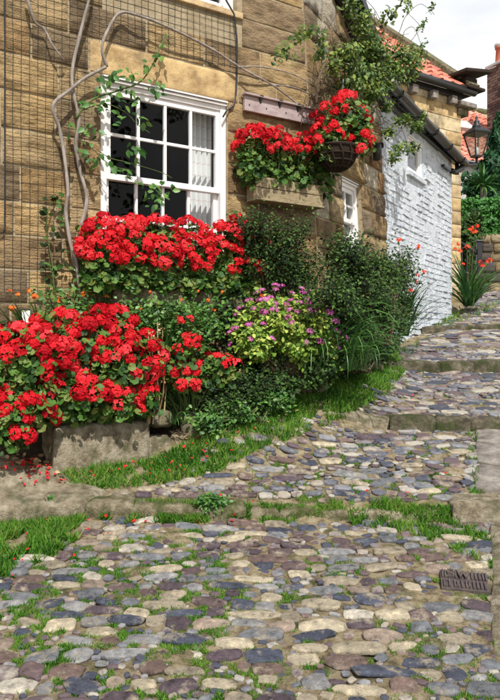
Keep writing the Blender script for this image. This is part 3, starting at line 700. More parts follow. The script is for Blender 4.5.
def shrub(name, label, cat, blobs, nbr, nlpb, base, leafmat, leaf, tmpl, stemmat, spread=.05, group=None, lo=.55, up=.5, droop=.0, flowers=None, part='foliage', front=True, span=(.45, 1.0), br=.005):
    t = thing(name, label, cat, tuple(base), group)
    p, n_, ix = sample_blobs(blobs, nbr, lo, front)
    sb = MB(); P = []; NN = []; TT = []
    for k in range(nbr):
        e = Vector(p[k]); b = Vector(base) + Vector((random.uniform(-1, 1) * spread * 2, random.uniform(-1, 1) * spread, 0))
        c = Vector(blobs[ix[k]][0]); m_ = b.lerp(c, .75) + Vector((0, 0, .06)); e2 = e - Vector((0, 0, droop * random.random()))
        pts = []
        for q in range(7):
            u = q / 6; pts.append(b * (1 - u) ** 2 + m_ * 2 * u * (1 - u) + e2 * u * u)
        sb.tube(pts, [br * (1.2 - u / 6) for u in range(7)], 4)
        us = rng.uniform(span[0], span[1], nlpb)
        d = (pts[-1] - pts[-3]).normalized()
        for u in us:
            w = b * (1 - u) ** 2 + m_ * 2 * u * (1 - u) + e2 * u * u
            P.append(w + Vector(rng.normal(size=3) * spread * .35)); NN.append(Vector(n_[k]) * .4 + UP * up + Vector((0, -.3, 0))); TT.append(d + Vector(rng.normal(size=3) * .7))
    P = np.array(P); NN = np.array(NN) + rng.normal(size=P.shape) * .4
    scatter(part, tmpl, P, frames(NN, np.array(TT)), rng.uniform(.6, 1.25, len(P)) * leaf, leafmat, t, kind='stuff')
    sb.build('branches', stemmat, t)
    if flowers:
        meshes, nf, dm, fs, tp = flowers
        p, n_, ix = sample_blobs(blobs, 900, .98, front, tp); ok = ~inside_any(p, blobs, ix, .85); p, n_ = poisson(p[ok], n_[ok], dm, nf)
        heads(t, meshes, p, unit(n_ + np.array([0, -.1, .9])), fs)
    return t
def straps(parent, base, n, L0, L1, wid, lean, mat, droop=.5, az=None, name='leaves', spread=.06):
    mb = MB()
    for k in range(n):
        b = Vector(base) + Vector((random.uniform(-1, 1) * spread, random.uniform(-1, 1) * spread, 0)); a_ = random.uniform(*az) if az else random.uniform(0, 6.28)
        h = Vector((math.cos(a_), math.sin(a_), 0)); L_ = random.uniform(L0, L1); ln = random.uniform(*lean); side = Vector((-h.y, h.x, 0)); w = wid * random.uniform(.6, 1.2); dr = droop * random.uniform(.5, 1.4)
        side = (side + UP * random.uniform(-.4, .4) + h * random.uniform(-.3, .3)).normalized()
        vs = []; S = 7
        for i in range(S + 1):
            u = i / S; ang = ln + dr * u * u * 1.8
            if i == 0: p = b
            else: p = p + (h * math.sin(ang) + UP * math.cos(ang)) * (L_ / S)
            ww = w * (1 - u ** 2.2) * (.55 + .45 * min(1, u * 4)) + .0006
            nn_ = side.cross(h).normalized()
            vs += [p - side * ww / 2, p + Vector((0, 0, -ww * .15)), p + side * ww / 2]
        mb.add(vs, [f for i in range(S) for f in ((3 * i, 3 * i + 1, 3 * i + 4, 3 * i + 3), (3 * i + 1, 3 * i + 2, 3 * i + 5, 3 * i + 4))])
    o = mb.build(name, mat, parent, smooth=True, kind='stuff'); return o

# ------------------------------------------------------------------ planting bed against the wall
pb = MB(); fr = [(-20, 476), (40, 466), (60, 455), (100, 450), (150, 444), (180, 440), (215, 426), (262, 407), (312, 391), (348, 377), (385, 358), (400, 346)]
front_pts = [G(*p) for p in fr]
nb = len(fr)
rows_ = 6
for i, p in enumerate(front_pts):
    px = fr[i][0]
    q = w1(px, 400, -.02) if px < 318 else w2(px, 300, -.02)
    for j in range(rows_ + 1):
        u = j / rows_; c = p.lerp(Vector((q.x, q.y, 0)), u); zb = float(gz(c.x, c.y))
        ztop = p.z + (max(zb, p.z) - p.z) * u + .08 * min(1, u * 1.6) * (1 if u > 0 else 0) - (.03 if j == 0 else 0) + .02 * noise.noise(c * 9)
        pb.v.append((c.x, c.y, ztop))
for i in range(nb - 1):
    for j in range(rows_): k = i * (rows_ + 1) + j; pb.f.append((k, k + rows_ + 1, k + rows_ + 2, k + 1))
meta(pb.build('planting_bed', M['soil'], smooth=True), kind='structure')

# ------------------------------------------------------------------ stone trough, kerbs, slabs
def slabobj(name, P, thick, mat, bevel=.012, sub=6, rough=.006, follow=False):
    """P: 4 top corners (world, near-left first, anticlockwise); a worn slab with uneven faces"""
    mb = MB(); n = sub; top = []
    for j in range(n + 1):
        for i in range(n + 1):
            u, v = i / n, j / n; p = P[0].lerp(P[1], u).lerp(P[3].lerp(P[2], u), v); e = i in (0, n) or j in (0, n)
            d = noise.noise(p * 6) * rough * 1.3 + noise.noise(p * 17) * rough * .8
            if follow: p = Vector((p.x, p.y, max(p.z, float(gz(p.x, p.y)) + .016)))
            p = p + UP * (d - (bevel if e else 0))
            if e: p += Vector((noise.noise(p * 8), noise.noise(p * 8 + Vector((9, 9, 9))), 0)) * rough * 1.6
            top.append(p)
    ring = [i for i in range(n + 1)] + [j * (n + 1) + n for j in range(1, n + 1)] + [n * (n + 1) + i for i in range(n - 1, -1, -1)] + [j * (n + 1) for j in range(n - 1, 0, -1)]
    fs = [(j * (n + 1) + i, j * (n + 1) + i + 1, (j + 1) * (n + 1) + i + 1, (j + 1) * (n + 1) + i) for j in range(n) for i in range(n)]
    cen = (P[0] + P[1] + P[2] + P[3]) / 4
    mid = []; bot = []
    for r in ring:
        p = top[r]; o = (p - cen); o.z = 0; o = o.normalized() * bevel * .9
        d = Vector((noise.noise(p * 9 + Vector((3, 1, 5))), noise.noise(p * 9 + Vector((7, 2, 1))), 0)) * rough
        mid.append(p + o - UP * bevel * 1.2 + d); bot.append(p + o - UP * thick + d)
    k = len(top); L_ = len(ring); vs = top + mid + bot
    for q in range(L_):
        q2 = (q + 1) % L_; fs.append((ring[q2], ring[q], k + q, k + q2)); fs.append((k + q2, k + q, k + L_ + q, k + L_ + q2))
    mb.add(vs, fs); return mb.build(name, mat, smooth=True)
def trough_block(name, label, s0, s1_, z0, z1, o0, o1, mat):
    P = [F1(s0, z1, o1), F1(s1_, z1, o1), F1(s1_, z1, o0), F1(s0, z1, o0)]
    o = slabobj(name, P, z1 - z0, M['kerb'], .012, 14, .010); return meta(o, label, 'stone block')
TO = .46
tr_s0, tr_s1 = s1(56, TO), s1(147.5, TO)
trough_block('trough_stone', 'large rough stone block edging the red geraniums by the grass verge', tr_s0, tr_s1, .52, .862, .22, TO, M['mossy'])
trough_block('trough_stone', 'small square stone right of the large block, under a rounded boulder', tr_s1 + .012, s1(171, TO), .56, .75, .26, TO - .01, M['mossy'])
def rock(name, c, rx, ry, rz, mat, label=None, seed=0, parent=None):
    vs, fs = [], []; n, m_ = 18, 12
    for j in range(m_ + 1):
        th = math.pi * j / m_
        for i in range(n):
            ph = 2 * math.pi * i / n; v = Vector((math.sin(th) * math.cos(ph), math.sin(th) * math.sin(ph), math.cos(th)))
            e = .75; v = Vector([math.copysign(abs(x) ** e, x) for x in v]); d = 1 + .16 * noise.noise(v * 1.6 + Vector((seed, 0, 0))) + .05 * noise.noise(v * 5)
            vs.append(Vector(c) + Vector((v.x * rx, v.y * ry, v.z * rz)) * d)
    for j in range(m_):
        for i in range(n): fs.append((j * n + i, (j + 1) * n + i, (j + 1) * n + (i + 1) % n, j * n + (i + 1) % n))
    o = MB().add(vs, fs).build(name, mat, parent, smooth=True)
    if label: meta(o, label, 'stone')
    return o
rc = w1(160, 419, TO - .08); rock('boulder', rc, .085, .08, .055, M['mossy'], 'rounded tan boulder balanced on the small square stone', 3)
rock('bed_rock', G(322, 398) + Vector((-.05, .12, .1)), .1, .1, .17, M['mossy'], 'upright brown rock under the pink flowering shrub', 8)
rock('bed_rock', G(372, 372) + Vector((-.02, .1, .03)), .14, .12, .07, M['mossy'], 'low dark rock at the foot of the spreading shrub beside the step', 5)
rock('bed_rock', G(192, 438) + Vector((-.02, .16, .06)), .07, .07, .08, M['kerb'], 'small brown rock between the geranium and the grass verge', 15)

def kerb_run(pts, depth, lift, drop, label, mat, name='kerb_stone', nseg=None):
    for i in range(len(pts) - 1):
        a_, b_ = pts[i], pts[i + 1]; d = (b_ - a_); d.z = 0; d.normalize(); nrm = Vector((-d.y, d.x, 0)); g_ = .008
        A = a_ + d * g_; B = b_ - d * g_
        up = UP * (lift + random.uniform(-.014, .01))
        P = [A + up, B + up, B + nrm * depth * random.uniform(.9, 1.15) + up + UP * .012, A + nrm * depth * random.uniform(.9, 1.15) + up + UP * .012]
        o = slabobj(name, P, drop, mat, .009, 12, .009); o.parent = lane
def gp(px, py, dz=0):
    p = G(px, py); return p
K1 = [gp(84, 512), gp(246, 516)]
def step_pts(pxs, Yk):
    r = []
    for px in pxs:
        Y = Yk
        for _ in range(4):
            X = (px - CX) / FP * Y; Y = Yk - float(kink(X)) if Yk < 6 else Yk
        X = (px - CX) / FP * Y; r.append(Vector((X, Y, float(lane_z(X, Y + .12)) + .35 * float(gz(X, Y + .12) - lane_z(X, Y + .12)))))
    return r
kerb_run(step_pts([86, 132, 196, 247], 3.80), .14, .004, .2, '', M['mossy'])
kerb_run(step_pts([249, 279, 318, 350], 3.82), .09, -.03, .16, '', M['mossy']); kerb_run(step_pts([352, 405, 452], 3.83), .07, -.045, .16, '', M['kerb'])
kerb_run(step_pts([454, 540], 3.80), .24, .012, .2, '', M['kerb'])
kerb_run(step_pts([318, 388], 4.99), .1, .0, .12, '', M['kerb'])
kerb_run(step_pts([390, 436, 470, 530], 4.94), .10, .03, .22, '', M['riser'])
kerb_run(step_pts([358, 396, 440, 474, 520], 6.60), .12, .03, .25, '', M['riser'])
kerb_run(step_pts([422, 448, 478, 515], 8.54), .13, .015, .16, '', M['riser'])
# left landing slab
sl = [Vector((-2.3, 3.58, .478)), Vector((-.94, 3.80, .488)), Vector((-.82, 4.02, float(gz(-.82, 4.02)) + .02)), Vector((-2.2, 4.30, float(gz(-2.2, 4.3)) + .03))]
meta(slabobj('landing_slab', sl, .18, M['kerb'], .010, 22, .007, True), kind='structure').parent = lane
# flagstones up the right edge
fl0 = Vector((1.285, 3.98, 0)); fl1 = Vector((1.59, 4.90, 0)); fdir = (fl1 - fl0).normalized(); fr_ = Vector((fdir.y, -fdir.x, 0)); cuts = [0, .36, .69, .96]
for i in range(3):
    a_ = fl0 + fdir * (cuts[i] + .008); b_ = fl0 + fdir * (cuts[i + 1] - .008); P = []
    for p in (a_, a_ + fr_ * .8, b_ + fr_ * .8, b_): P.append(Vector((p.x, p.y, float(gz(p.x, p.y)) + .03)))
    o = slabobj('flagstone', P, .1, M['flag'], .01, 8, .006); o.parent = lane
for y0, y1_ in ((2.55, 3.05), (3.06, 3.68)):
    P = []
    for x, y in ((.348 * y0, y0), (.348 * y0 + .6, y0), (.348 * y1_ + .6, y1_), (.346 * y1_, y1_)): P.append(Vector((x, y, float(gz(x, y)) + .03)))
    o = slabobj('flagstone', P, .1, M['kerb'], .012, 8, .008); o.parent = lane

# ------------------------------------------------------------------ drain cover
dp = [G(440, 592), G(489, 597), G(487, 574), G(441, 574)]
dc = sum(dp, Vector()) / 4; du = (dp[1] - dp[0]).normalized(); dn = ground_normal(dc.x, dc.y); dv = dn.cross(du).normalized()
DW, DH = (dp[1] - dp[0]).length, (dp[3] - dp[0]).length
drain = thing('drain_cover', 'rusty iron drain cover with raised letter W set in the cobbles', 'drain cover', tuple(dc))
db = MB(); db.box(dc + dn * .0, DW, DH, .03, du, dv, dn); db.build('plate', M['rust'], drain)
# raised lettering and bars: two rows of cells
def dbox(x0, x1, y0, y1, a=0): 
    c = dc + du * ((x0 + x1) / 2 - .5) * DW + dv * ((y0 + y1) / 2 - .5) * DH + dn * .0185
    return MB().box(c, (x1 - x0) * DW, (y1 - y0) * DH, .011, du, dv, dn)
def stroke(mb, x0, y0, x1, y1, w=.022):
    a_ = dc + du * (x0 - .5) * DW + dv * (y0 - .5) * DH; b_ = dc + du * (x1 - .5) * DW + dv * (y1 - .5) * DH; d = (b_ - a_); l_ = d.length; d.normalize()
    mb.box((a_ + b_) / 2 + dn * (.0205 + random.uniform(0, .002)), l_ + w * DW * .3, w * DW, .014, d, dn.cross(d), dn)
wl = MB()
for p, q in zip([(.36, .92), (.42, .56), (.48, .86), (.54, .56)], [(.42, .56), (.48, .86), (.54, .56), (.60, .92)]): stroke(wl, *p, *q, w=.036)
wl.build('letter', M['rust'], drain)
sl_ = MB()
for p in [(.16, .92, .28, .92), (.16, .92, .16, .76), (.16, .76, .28, .74), (.28, .74, .28, .57), (.16, .57, .28, .57)]: stroke(sl_, *p, w=.032)
sl_.build('letter', M['rust'], drain)
for x in (.03, .09, .31, .65, .73, .81, .89, .95):
    dbox(x, x + .035, .54, .95).build('raised_bar', M['rust'], drain)
for x in (.05, .16, .27, .33, .42, .51, .57, .66, .74, .82, .9):
    dbox(x, x + .04, .06, .44).build('raised_bar', M['rust'], drain)
for x in (.05, .27, .51): 
    dbox(x + .043, x + .09, .06, .14).build('raised_bar', M['rust'], drain); dbox(x + .043, x + .09, .36, .44).build('raised_bar', M['rust'], drain)

# ------------------------------------------------------------------ cobbles
def cobble_mesh(seed, sq):
    vs, fs = [], []; n, m_ = 18, 8
    r_ = random.Random(seed); off = Vector((r_.random() * 40, r_.random() * 40, r_.random() * 40))
    for j in range(m_ + 1):
        th = math.pi * .62 * j / m_
        for i in range(n):
            ph = 2 * math.pi * i / n; st, ct = math.sin(min(th, math.pi / 2)) if th < math.pi / 2 else math.sin(th), math.cos(th)
            cp, sp_ = math.cos(ph), math.sin(ph)
            x = math.copysign(abs(cp) ** sq, cp) * st ** .75; y = math.copysign(abs(sp_) ** sq, sp_) * st ** .75; z = math.copysign(abs(ct) ** .8, ct)
            v = Vector((x, y, z)); d = 1 + .26 * noise.noise(Vector((cp, sp_, 0)) * 1.1 + off) + .12 * noise.noise(Vector((cp, sp_, 0)) * 2.7 + off)
            zz = math.copysign(abs(z) ** .7, z) * (1 + .3 * noise.noise(v * 1.3 + off)) + .2 * noise.noise(v * 2.6 + off) + .1 * noise.noise(v * 6 + off)
            vs.append((x * d * .5, y * d * .5, zz))
    for j in range(m_):
        for i in range(n): fs.append((j * n + i, (j + 1) * n + i, (j + 1) * n + (i + 1) % n, j * n + (i + 1) % n))
    me = bpy.data.meshes.new('cobble'); me.from_pydata(vs, [], fs); me.materials.append(M['cobble']); me.update()
    me.polygons.foreach_set('use_smooth', [True] * len(me.polygons)); return me, np.array(vs), fs
COB = [cobble_mesh(i, random.choice((.5, .6, .72, .85, .95))) for i in range(22)]
PAL = [((.45, .39, .285), 18), ((.32, .275, .205), 15), ((.18, .19, .21), 16), ((.07, .08, .115), 13), ((.25, .25, .255), 15), ((.125, .088, .09), 11), ((.165, .115, .1), 6), ((.3, .235, .19), 4), ((.5, .46, .39), 11), ((.1, .075, .09), 11)]
pc, pw = [p[0] for p in PAL], [p[1] for p in PAL]; pw2 = [6, 8, 22, 16, 18, 12, 6, 3, 3, 12]
RX0, RY0, RES = -2.5, 1.6, .01
occ = np.zeros((int(16 / RES), int(9 / RES)), bool)
def mark(x, y, w, d, a_, test=False, grow=1.0):
    r_ = max(w, d) * .5 * grow; i0, i1 = int((x - r_ - RX0) / RES), int((x + r_ - RX0) / RES) + 1; j0, j1 = int((y - r_ - RY0) / RES), int((y + r_ - RY0) / RES) + 1
    if i0 < 0 or j0 < 0 or i1 >= occ.shape[1] or j1 >= occ.shape[0]: return False
    X, Y = np.meshgrid(RX0 + np.arange(i0, i1) * RES, RY0 + np.arange(j0, j1) * RES); u = (X - x) * math.cos(a_) + (Y - y) * math.sin(a_); v = -(X - x) * math.sin(a_) + (Y - y) * math.cos(a_)
    m_ = (np.abs(u) / (w * .5 * grow)) ** 2.4 + (np.abs(v) / (d * .5 * grow)) ** 2.4 < 1; sub = occ[j0:j1, i0:i1]
    if test: return not (sub & m_).any()
    sub |= m_; return True
# drain, kerbs and slabs block cobbles
mark(dc.x, dc.y, DW * 1.1, DH * 1.25, math.atan2(du.y, du.x))
def lerp_px(tab, Y): return float(np.interp(Y, [t[0] for t in tab], [t[1] for t in tab]))
LEFT = [(1.7, -30), (3.3, -30), (3.40, 30), (3.5, 70), (3.72, 98), (3.78, 100), (3.93, 108), (4.05, 150), (4.2, 190), (4.5, 205), (4.6, 250), (4.85, 305), (4.98, 325), (5.1, 355), (6.5, 376), (6.7, 386), (7.8, 420), (9.9, 462), (11, 470), (14, 478)]
RIGHT = [(1.7, 520), (2.4, 508), (2.6, 489), (3.7, 487), (3.95, 474), (4.92, 476), (4.96, 515), (16, 515)]
VERGE = [(60, 474), (110, 466), (150, 462), (176, 450), (215, 432), (258, 406), (310, 392), (350, 374), (396, 352), (404, 374), (388, 394), (352, 414), (325, 427), (288, 441), (252, 453), (228, 470), (178, 482), (120, 489), (70, 492)]
def poly_xy(pts): return [(p.x, p.y) for p in (G(*q) for q in pts)]
def in_poly(X, Y, poly):
    m_ = np.zeros(X.shape, bool); n = len(poly)
    for i in range(n):
        x0, y0 = poly[i]; x1, y1 = poly[(i + 1) % n]; c = ((y0 > Y) != (y1 > Y)) & (X < (x1 - x0) * (Y - y0) / (y1 - y0 + 1e-12) + x0); m_ ^= c
    return m_
VXY = poly_xy(VERGE)
stones = []
def try_stone(x, y, w, d, a_, grow=.93):
    if y > 3.85 and in_poly(np.array([x]), np.array([y]), VXY)[0] and random.random() < .86: return False
    if mark(x, y, w, d, a_, True, grow): mark(x, y, w, d, a_, False, 1.0); stones.append((x, y, w, d, a_)); return True
    return False
y = 1.75
kerbY = (3.80, 4.97, 6.62, 8.57)
while y < 13.5:
    dep = random.uniform(.062, .085) if y < 2.9 else random.uniform(.058, .08) if y < 5.0 else random.uniform(.07, .09) if y < 7 else .12
    x0, x1 = (lerp_px(LEFT, y) - CX) / FP * y, (lerp_px(RIGHT, y) - CX) / FP * y; x = x0 - random.random() * .1
    while x < x1:
        w = random.choice((.055, .07, .08, .09, .10, .11, .12, .13, .145, .165, .19)) * random.uniform(.9, 1.1) * (1.12 if y < 2.9 else 1.0 if y < 3.8 else 1.0 if y < 5 else 1.2); d = min(dep * random.uniform(.7, 1.22), w * .9)
        yy = y + random.uniform(-.02, .02) + .03 * math.sin(x * 2.2 + y)
        if not any(-.015 - (float(kink(x)) if yy < 6 else 0) < yy + 0 - kk < (.11 if kk < 3.9 and x > .15 else .15) - (float(kink(x)) if yy < 6 else 0) for kk in kerbY): 
            try_stone(x + w / 2, yy, w, d, random.gauss(.03 * math.sin(y * 3), .15))
        x += w + random.uniform(.003, .03)
    y += dep + .004
for k in range(16000):       # small stones fill the gaps
    y = 1.8 + 5.6 * random.random() ** 1.3; x0, x1 = (lerp_px(LEFT, y) - CX) / FP * y, (lerp_px(RIGHT, y) - CX) / FP * y; x = random.uniform(x0, x1)
    w = random.uniform(.022, .07)
    if any(-.03 - (float(kink(x)) if y < 6 else 0) < y - kk < .15 - (float(kink(x)) if y < 6 else 0) for kk in kerbY): continue
    try_stone(x, y, w, w * random.uniform(.5, .9), random.gauss(0, .4), 1.06)
def in_view(x, y):
    px = CX + FP * x / y; py = HY - FP * (float(gz(x, y)) - EYE) / y; return -5 < px < 505 and py < 705
vis = [s for s in stones if in_view(s[0], s[1])]
vis.sort(key=lambda s: -(s[2] * s[3]) / (s[1] ** 3))
single = set(id(s) for s in vis[:296])
mv, ml, mn = [], [], []; off = 0
for s in stones:
    x, y, w, d, a_ = s; c = random.choices(pc, pw if y < 4.9 else pw2)[0]; k = random.uniform(.8, 1.2); me, va, fa = random.choice(COB)
    n_ = ground_normal(x, y); q = n_.to_track_quat('Z', 'Y'); tz = float(gz(x, y)); h = random.uniform(.009, .017) if w > .07 else random.uniform(.005, .011)
    # put x axis across the lane
    xa = Vector((math.cos(a_), math.sin(a_), 0)); xa = (xa - n_ * xa.dot(n_)).normalized(); ya = n_.cross(xa)
    tilt = Matrix.Rotation(random.gauss(0, .07), 3, 'X') @ Matrix.Rotation(random.gauss(0, .07), 3, 'Y')
    Mx = Matrix((xa, ya, n_)).transposed() @ tilt
    sc3 = (w * 1.06, d * 1.06, h)
    if id(s) in single:
        o = bpy.data.objects.new('cobble', me); C.objects.link(o); o.parent = lane
        o.matrix_local = Matrix.Translation((x, y, tz + .001)) @ Mx.to_4x4() @ Matrix.Diagonal((*sc3, 1)); o.color = pr([v * k for v in c])
    else:
        A = np.array(Mx); V = (va * np.array(sc3)) @ A.T + np.array((x, y, tz + .001)); mv.append(V)
        fl_ = np.array(fa) + off; ml.append(fl_.ravel()); mn.append(np.full(len(fa), 4)); off += len(va)
arr_mesh('cobbles_small', np.concatenate(mv), np.concatenate(mn), np.concatenate(ml), M['cobble_mass'], lane, True, 'stuff')
print('cobbles', len(stones), 'in view', len(vis))

# ------------------------------------------------------------------ grass
def free(X, Y):
    i = np.clip(((X - RX0) / RES).astype(int), 0, occ.shape[1] - 1); j = np.clip(((Y - RY0) / RES).astype(int), 0, occ.shape[0] - 1); return ~occ[j, i]
GX, GY, GH = [], [], []
def grass_zone(pts, n, h, thr=-.6, sc=6, avoid=True):
    poly = poly_xy(pts); a_ = np.array(poly); lo, hi = a_.min(0), a_.max(0); X = rng.uniform(lo[0], hi[0], n); Y = rng.uniform(lo[1], hi[1], n)
    m_ = in_poly(X, Y, poly) & (vnoise(X, Y, sc) + .5 * vnoise(X, Y, sc * 3) > thr)
    if avoid: m_ &= free(X, Y)
    X, Y = X[m_], Y[m_]; GX.append(X); GY.append(Y); GH.append(rng.uniform(.55, 1.25, len(X)) * h)
grass_zone([(-8, 528), (50, 518), (86, 503), (112, 514), (100, 528), (70, 545), (30, 568), (-8, 582)], 22000, .055, -.7)
grass_zone(VERGE, 170000, .05, -1.3)
grass_zone([(225, 440), (300, 415), (370, 388), (385, 398), (330, 428), (300, 452), (250, 475), (180, 486)], 9000, .035, .1, 9)
grass_zone([(250, 498), (345, 503), (450, 508), (452, 520), (345, 520), (256, 516)], 12000, .036, -.25, 9, False)
grass_zone([(84, 506), (250, 508), (250, 520), (90, 520)], 16000, .045, -.5, 8)
grass_zone([(348, 506), (370, 500), (420, 508), (470, 512), (497, 548), (492, 570), (470, 560), (440, 545), (400, 533), (352, 525)], 17000, .045, -.3, 8)
grass_zone([(466, 420), (478, 430), (480, 512), (468, 512), (472, 470)], 6000, .04, -.5)
grass_zone([(150, 505), (246, 512), (250, 522), (180, 524), (120, 524), (95, 514)], 16000, .05, -.4)
grass_zone([(260, 505), (345, 510), (350, 527), (300, 527), (256, 522)], 4000, .035, .1)
grass_zone([(425, 330), (455, 313), (490, 303), (505, 300), (505, 306), (475, 318), (440, 332)], 7000, .07, -.8)
grass_zone([(485, 560), (499, 556), (499, 660), (488, 640)], 4000, .035, .1)
grass_zone([(355, 372), (384, 362), (410, 345), (440, 330), (430, 338), (400, 372), (380, 380)], 5000, .06, -.4)
grass_zone([(0, 540), (500, 530), (505, 704), (-5, 704)], 230000, .015, .38, 10)
grass_zone([(0, 560), (230, 525), (230, 704), (-5, 704)], 150000, .022, .25, 9)
grass_zone([(200, 460), (480, 420), (480, 500), (260, 505)], 90000, .016, .4, 10)
grass_zone([(360, 420), (400, 372), (500, 378), (500, 418)], 40000, .014, .5, 10)
X, Y, H = map(np.concatenate, (GX, GY, GH)); n = len(X); Z = gz(X, Y) - .003
up_ = np.stack([rng.normal(size=n) * .5, rng.normal(size=n) * .5, np.ones(n)], -1); fr3 = frames(up_)
# random lean: blade template bends along its y axis
scatter('grass', BLADE, np.stack([X, Y, Z], -1), fr3, np.stack([H * .11 + .0022, H * rng.uniform(.3, 1.2, n), H], -1), M['grass'], None, 'stuff')
print('grass', n)
# fallen petals
pz = []
for pts, k in (([(0, 468), (45, 466), (60, 480), (80, 492), (0, 480)], 70), ([(60, 470), (200, 440), (260, 430), (240, 465), (150, 485), (70, 490)], 36), ([(90, 500), (250, 505), (260, 525), (100, 528)], 26), ([(200, 400), (480, 380), (480, 520), (250, 520)], 10), ([(0, 520), (120, 520), (100, 560), (0, 590)], 14)):
    poly = poly_xy(pts); a_ = np.array(poly); lo, hi = a_.min(0), a_.max(0); X = rng.uniform(lo[0], hi[0], k * 3); Y = rng.uniform(lo[1], hi[1], k * 3); m_ = in_poly(X, Y, poly); pz.append(np.stack([X[m_], Y[m_], gz(X[m_], Y[m_]) + rng.uniform(.012, .05, m_.sum())], -1)[:k])
pz = np.concatenate(pz); bed = pz[:, 1] > 3.6
scatter('fallen_petals', LEAF6, pz, frames(np.array([0, -.3, 1]) + rng.normal(size=pz.shape) * .3), rng.uniform(.014, .03, len(pz)), M['petal'], None, 'stuff')

# ------------------------------------------------------------------ netting, cable, hook, sign board on the stone wall
net = MB()
def net_wire(p, along, n):
    pts = [];
    net.tube(p, .0016, 3, False)
def wob(s, z): return F1(s + .004 * noise.noise((s * 5, z * 5, 1)), z + .005 * noise.noise((s * 4, z * 4, 7)), .03 + .012 * noise.noise((s * 2, z * 2, 4)))
cell = .052
s = -1.12
while s < -.565:
    net.tube([wob(s, 1.68 + i * .1) for i in range(28)], .0017, 3, False); s += cell
z = 1.68
while z < 4.4:
    net.tube([wob(-1.12 + i * .0555, z) for i in range(11)], .0017, 3, False); z += cell
s = -.55
while s < .62:
    z1 = 4.4 if s < -.47 else 3.8; net.tube([wob(s, 3.41 + i * (z1 - 3.41) / 8) for i in range(9)], .0017, 3, False); s += cell
z = 3.42
while z < 3.8:
    net.tube([wob(-.56 + i * .0835, z) for i in range(15)], .0017, 3, False); z += cell
meta(net.build('climbing_net', M['wire']), 'dark green square mesh netting stretched over the sandstone wall', 'netting')
hk = MB(); pts = [w1(5, y, .03) for y in range(-20, 236, 16)]; base_ = pts[-1]
hk.tube(pts + [base_ + UP * -.04, base_ + U1 * -.012 + UP * -.075, base_ + U1 * -.03 + UP * -.085, base_ + U1 * -.045 + UP * -.065], .005, 6)
meta(hk.build('hanging_cable', M['black'], smooth=True), 'black cable ending in a hook at the left edge of the wall', 'cable')
cb_ = MB(); cb_.tube([w1(x, y, .03) for x, y in ((220, -40), (226, 0), (234, 14), (237, 40), (237, 70), (236, 95), (233, 106), (227, 110), (223, 117))], .007, 6)
meta(cb_.build('wall_cable', M['black'], smooth=True), 'black cable looping down the wall to the window corner', 'cable')
sg = thing('wall_board', 'lilac grey wooden board fixed above the box of geraniums', 'board', tuple(F1(.66, 3.12, .01)))
MB().fbox(F1, .66, 1.312, 3.112, 3.228, .02, .05).build('plank', M['lilac'], sg, bevel=.004)
MB().fbox(F1, .65, 1.32, 3.229, 3.245, .02, .075).build('top_lip', M['lilac'], sg, bevel=.003)
for s in (.80, .985, 1.165):  # triangular shadow marks on the plank, modelled as dark wedges
    b_ = MB(); P = [F1(s - .018, 3.243, .051), F1(s + .018, 3.243, .051), F1(s + .004, 3.19, .051), F1(s - .004, 3.19, .051)]; Q = [F1(s - .018, 3.243, .078), F1(s + .018, 3.243, .078), F1(s + .004, 3.19, .056), F1(s - .004, 3.19, .056)]
    b_.hexa(P + Q); b_.build('shadow_wedge', M['black'], sg)
for s in (.70, .86, 1.05, 1.23):
    MB().lathe(F1(s, 3.16, .052), [(.006, 0), (.005, .004), (.0, .005)], 8, N1).build('screw', M['rust'], sg)
ub = thing('wall_socket', 'small black framed white socket box low on the stone wall', 'socket', tuple(w1(21, 318, .03)))
c0, c1, c2 = s1(15.5), s1(27.5), 0
MB().fbox(F1, c0, c1, 1.44, 1.565, .022, .07).build('case', M['black'], ub, bevel=.006)
MB().fbox(F1, c0 + .02, c1 - .004, 1.452, 1.553, .068, .076).build('cover', M['plate'], ub, bevel=.003)

# ------------------------------------------------------------------ window trough on its ledge, box on the wall, hanging basket
lg = thing('window_ledge', 'mossy stone ledge under the window geraniums', 'ledge', tuple(F1(0, 1.66, 0)))
for a_, b_ in ((-.46, -.02), (-.015, .40), (.405, .80)):
    P = [F1(a_, 1.72, .20), F1(b_, 1.72, .20), F1(b_, 1.738, .022), F1(a_, 1.738, .022)]; o = slabobj('ledge_stone', P, .1, M['mossy'], .014, 8, .008); o.parent = lg; o.location = -Vector(lg.location)
def planter(name, label, F, s0, s1_, z0, z1, o0, o1, mat, slats_front=2):
    t = thing(name, label, 'planter', tuple(F((s0 + s1_) / 2, z0, o0))); th = .016
    h = (z1 - z0) / slats_front
    for k in range(slats_front):
        MB().fbox(F, s0, s1_, z0 + k * h + .002, z0 + (k + 1) * h - .002, o1 - th, o1 + .002 * k).build('plank', mat, t, bevel=.003)
    d = (o1 - th - o0) / 3
    for side, sa, sb_ in ((0, s0, s0 + th), (1, s1_ - th, s1_)):
        for k in range(3): MB().fbox(F, sa + .001, sb_ - .001, z0 + .003, z1 - .004, o0 + k * d + .0015, o0 + (k + 1) * d - .0015).build('end_slat', mat, t, bevel=.002)
    MB().fbox(F, s0 + th, s1_ - th, z0 + .004, z0 + .02, o0, o1 - th - .001).build('base_board', mat, t)
    MB().fbox(F, s0 + th + .001, s1_ - th - .001, z1 - .05, z1 - .03, o0 + .002, o1 - th - .002).build('potting_soil', M['soil'], t)
    MB().fbox(F, s0 - .006, s1_ + .006, z0 - .014, z0 + .001, o0 + .01, o1 + .012).build('rail', mat, t, bevel=.003)
    return t
planter('window_trough', 'low wooden trough of geraniums on the ledge below the sash window', F1, -.50, .62, 1.745, 1.90, .035, .20, M['oldwood'])
planter('wall_planter', 'weathered wooden box of geraniums on the wall beside the window', F1, .69, 1.335, 2.43, 2.595, .024, .165, M['oldwood'])
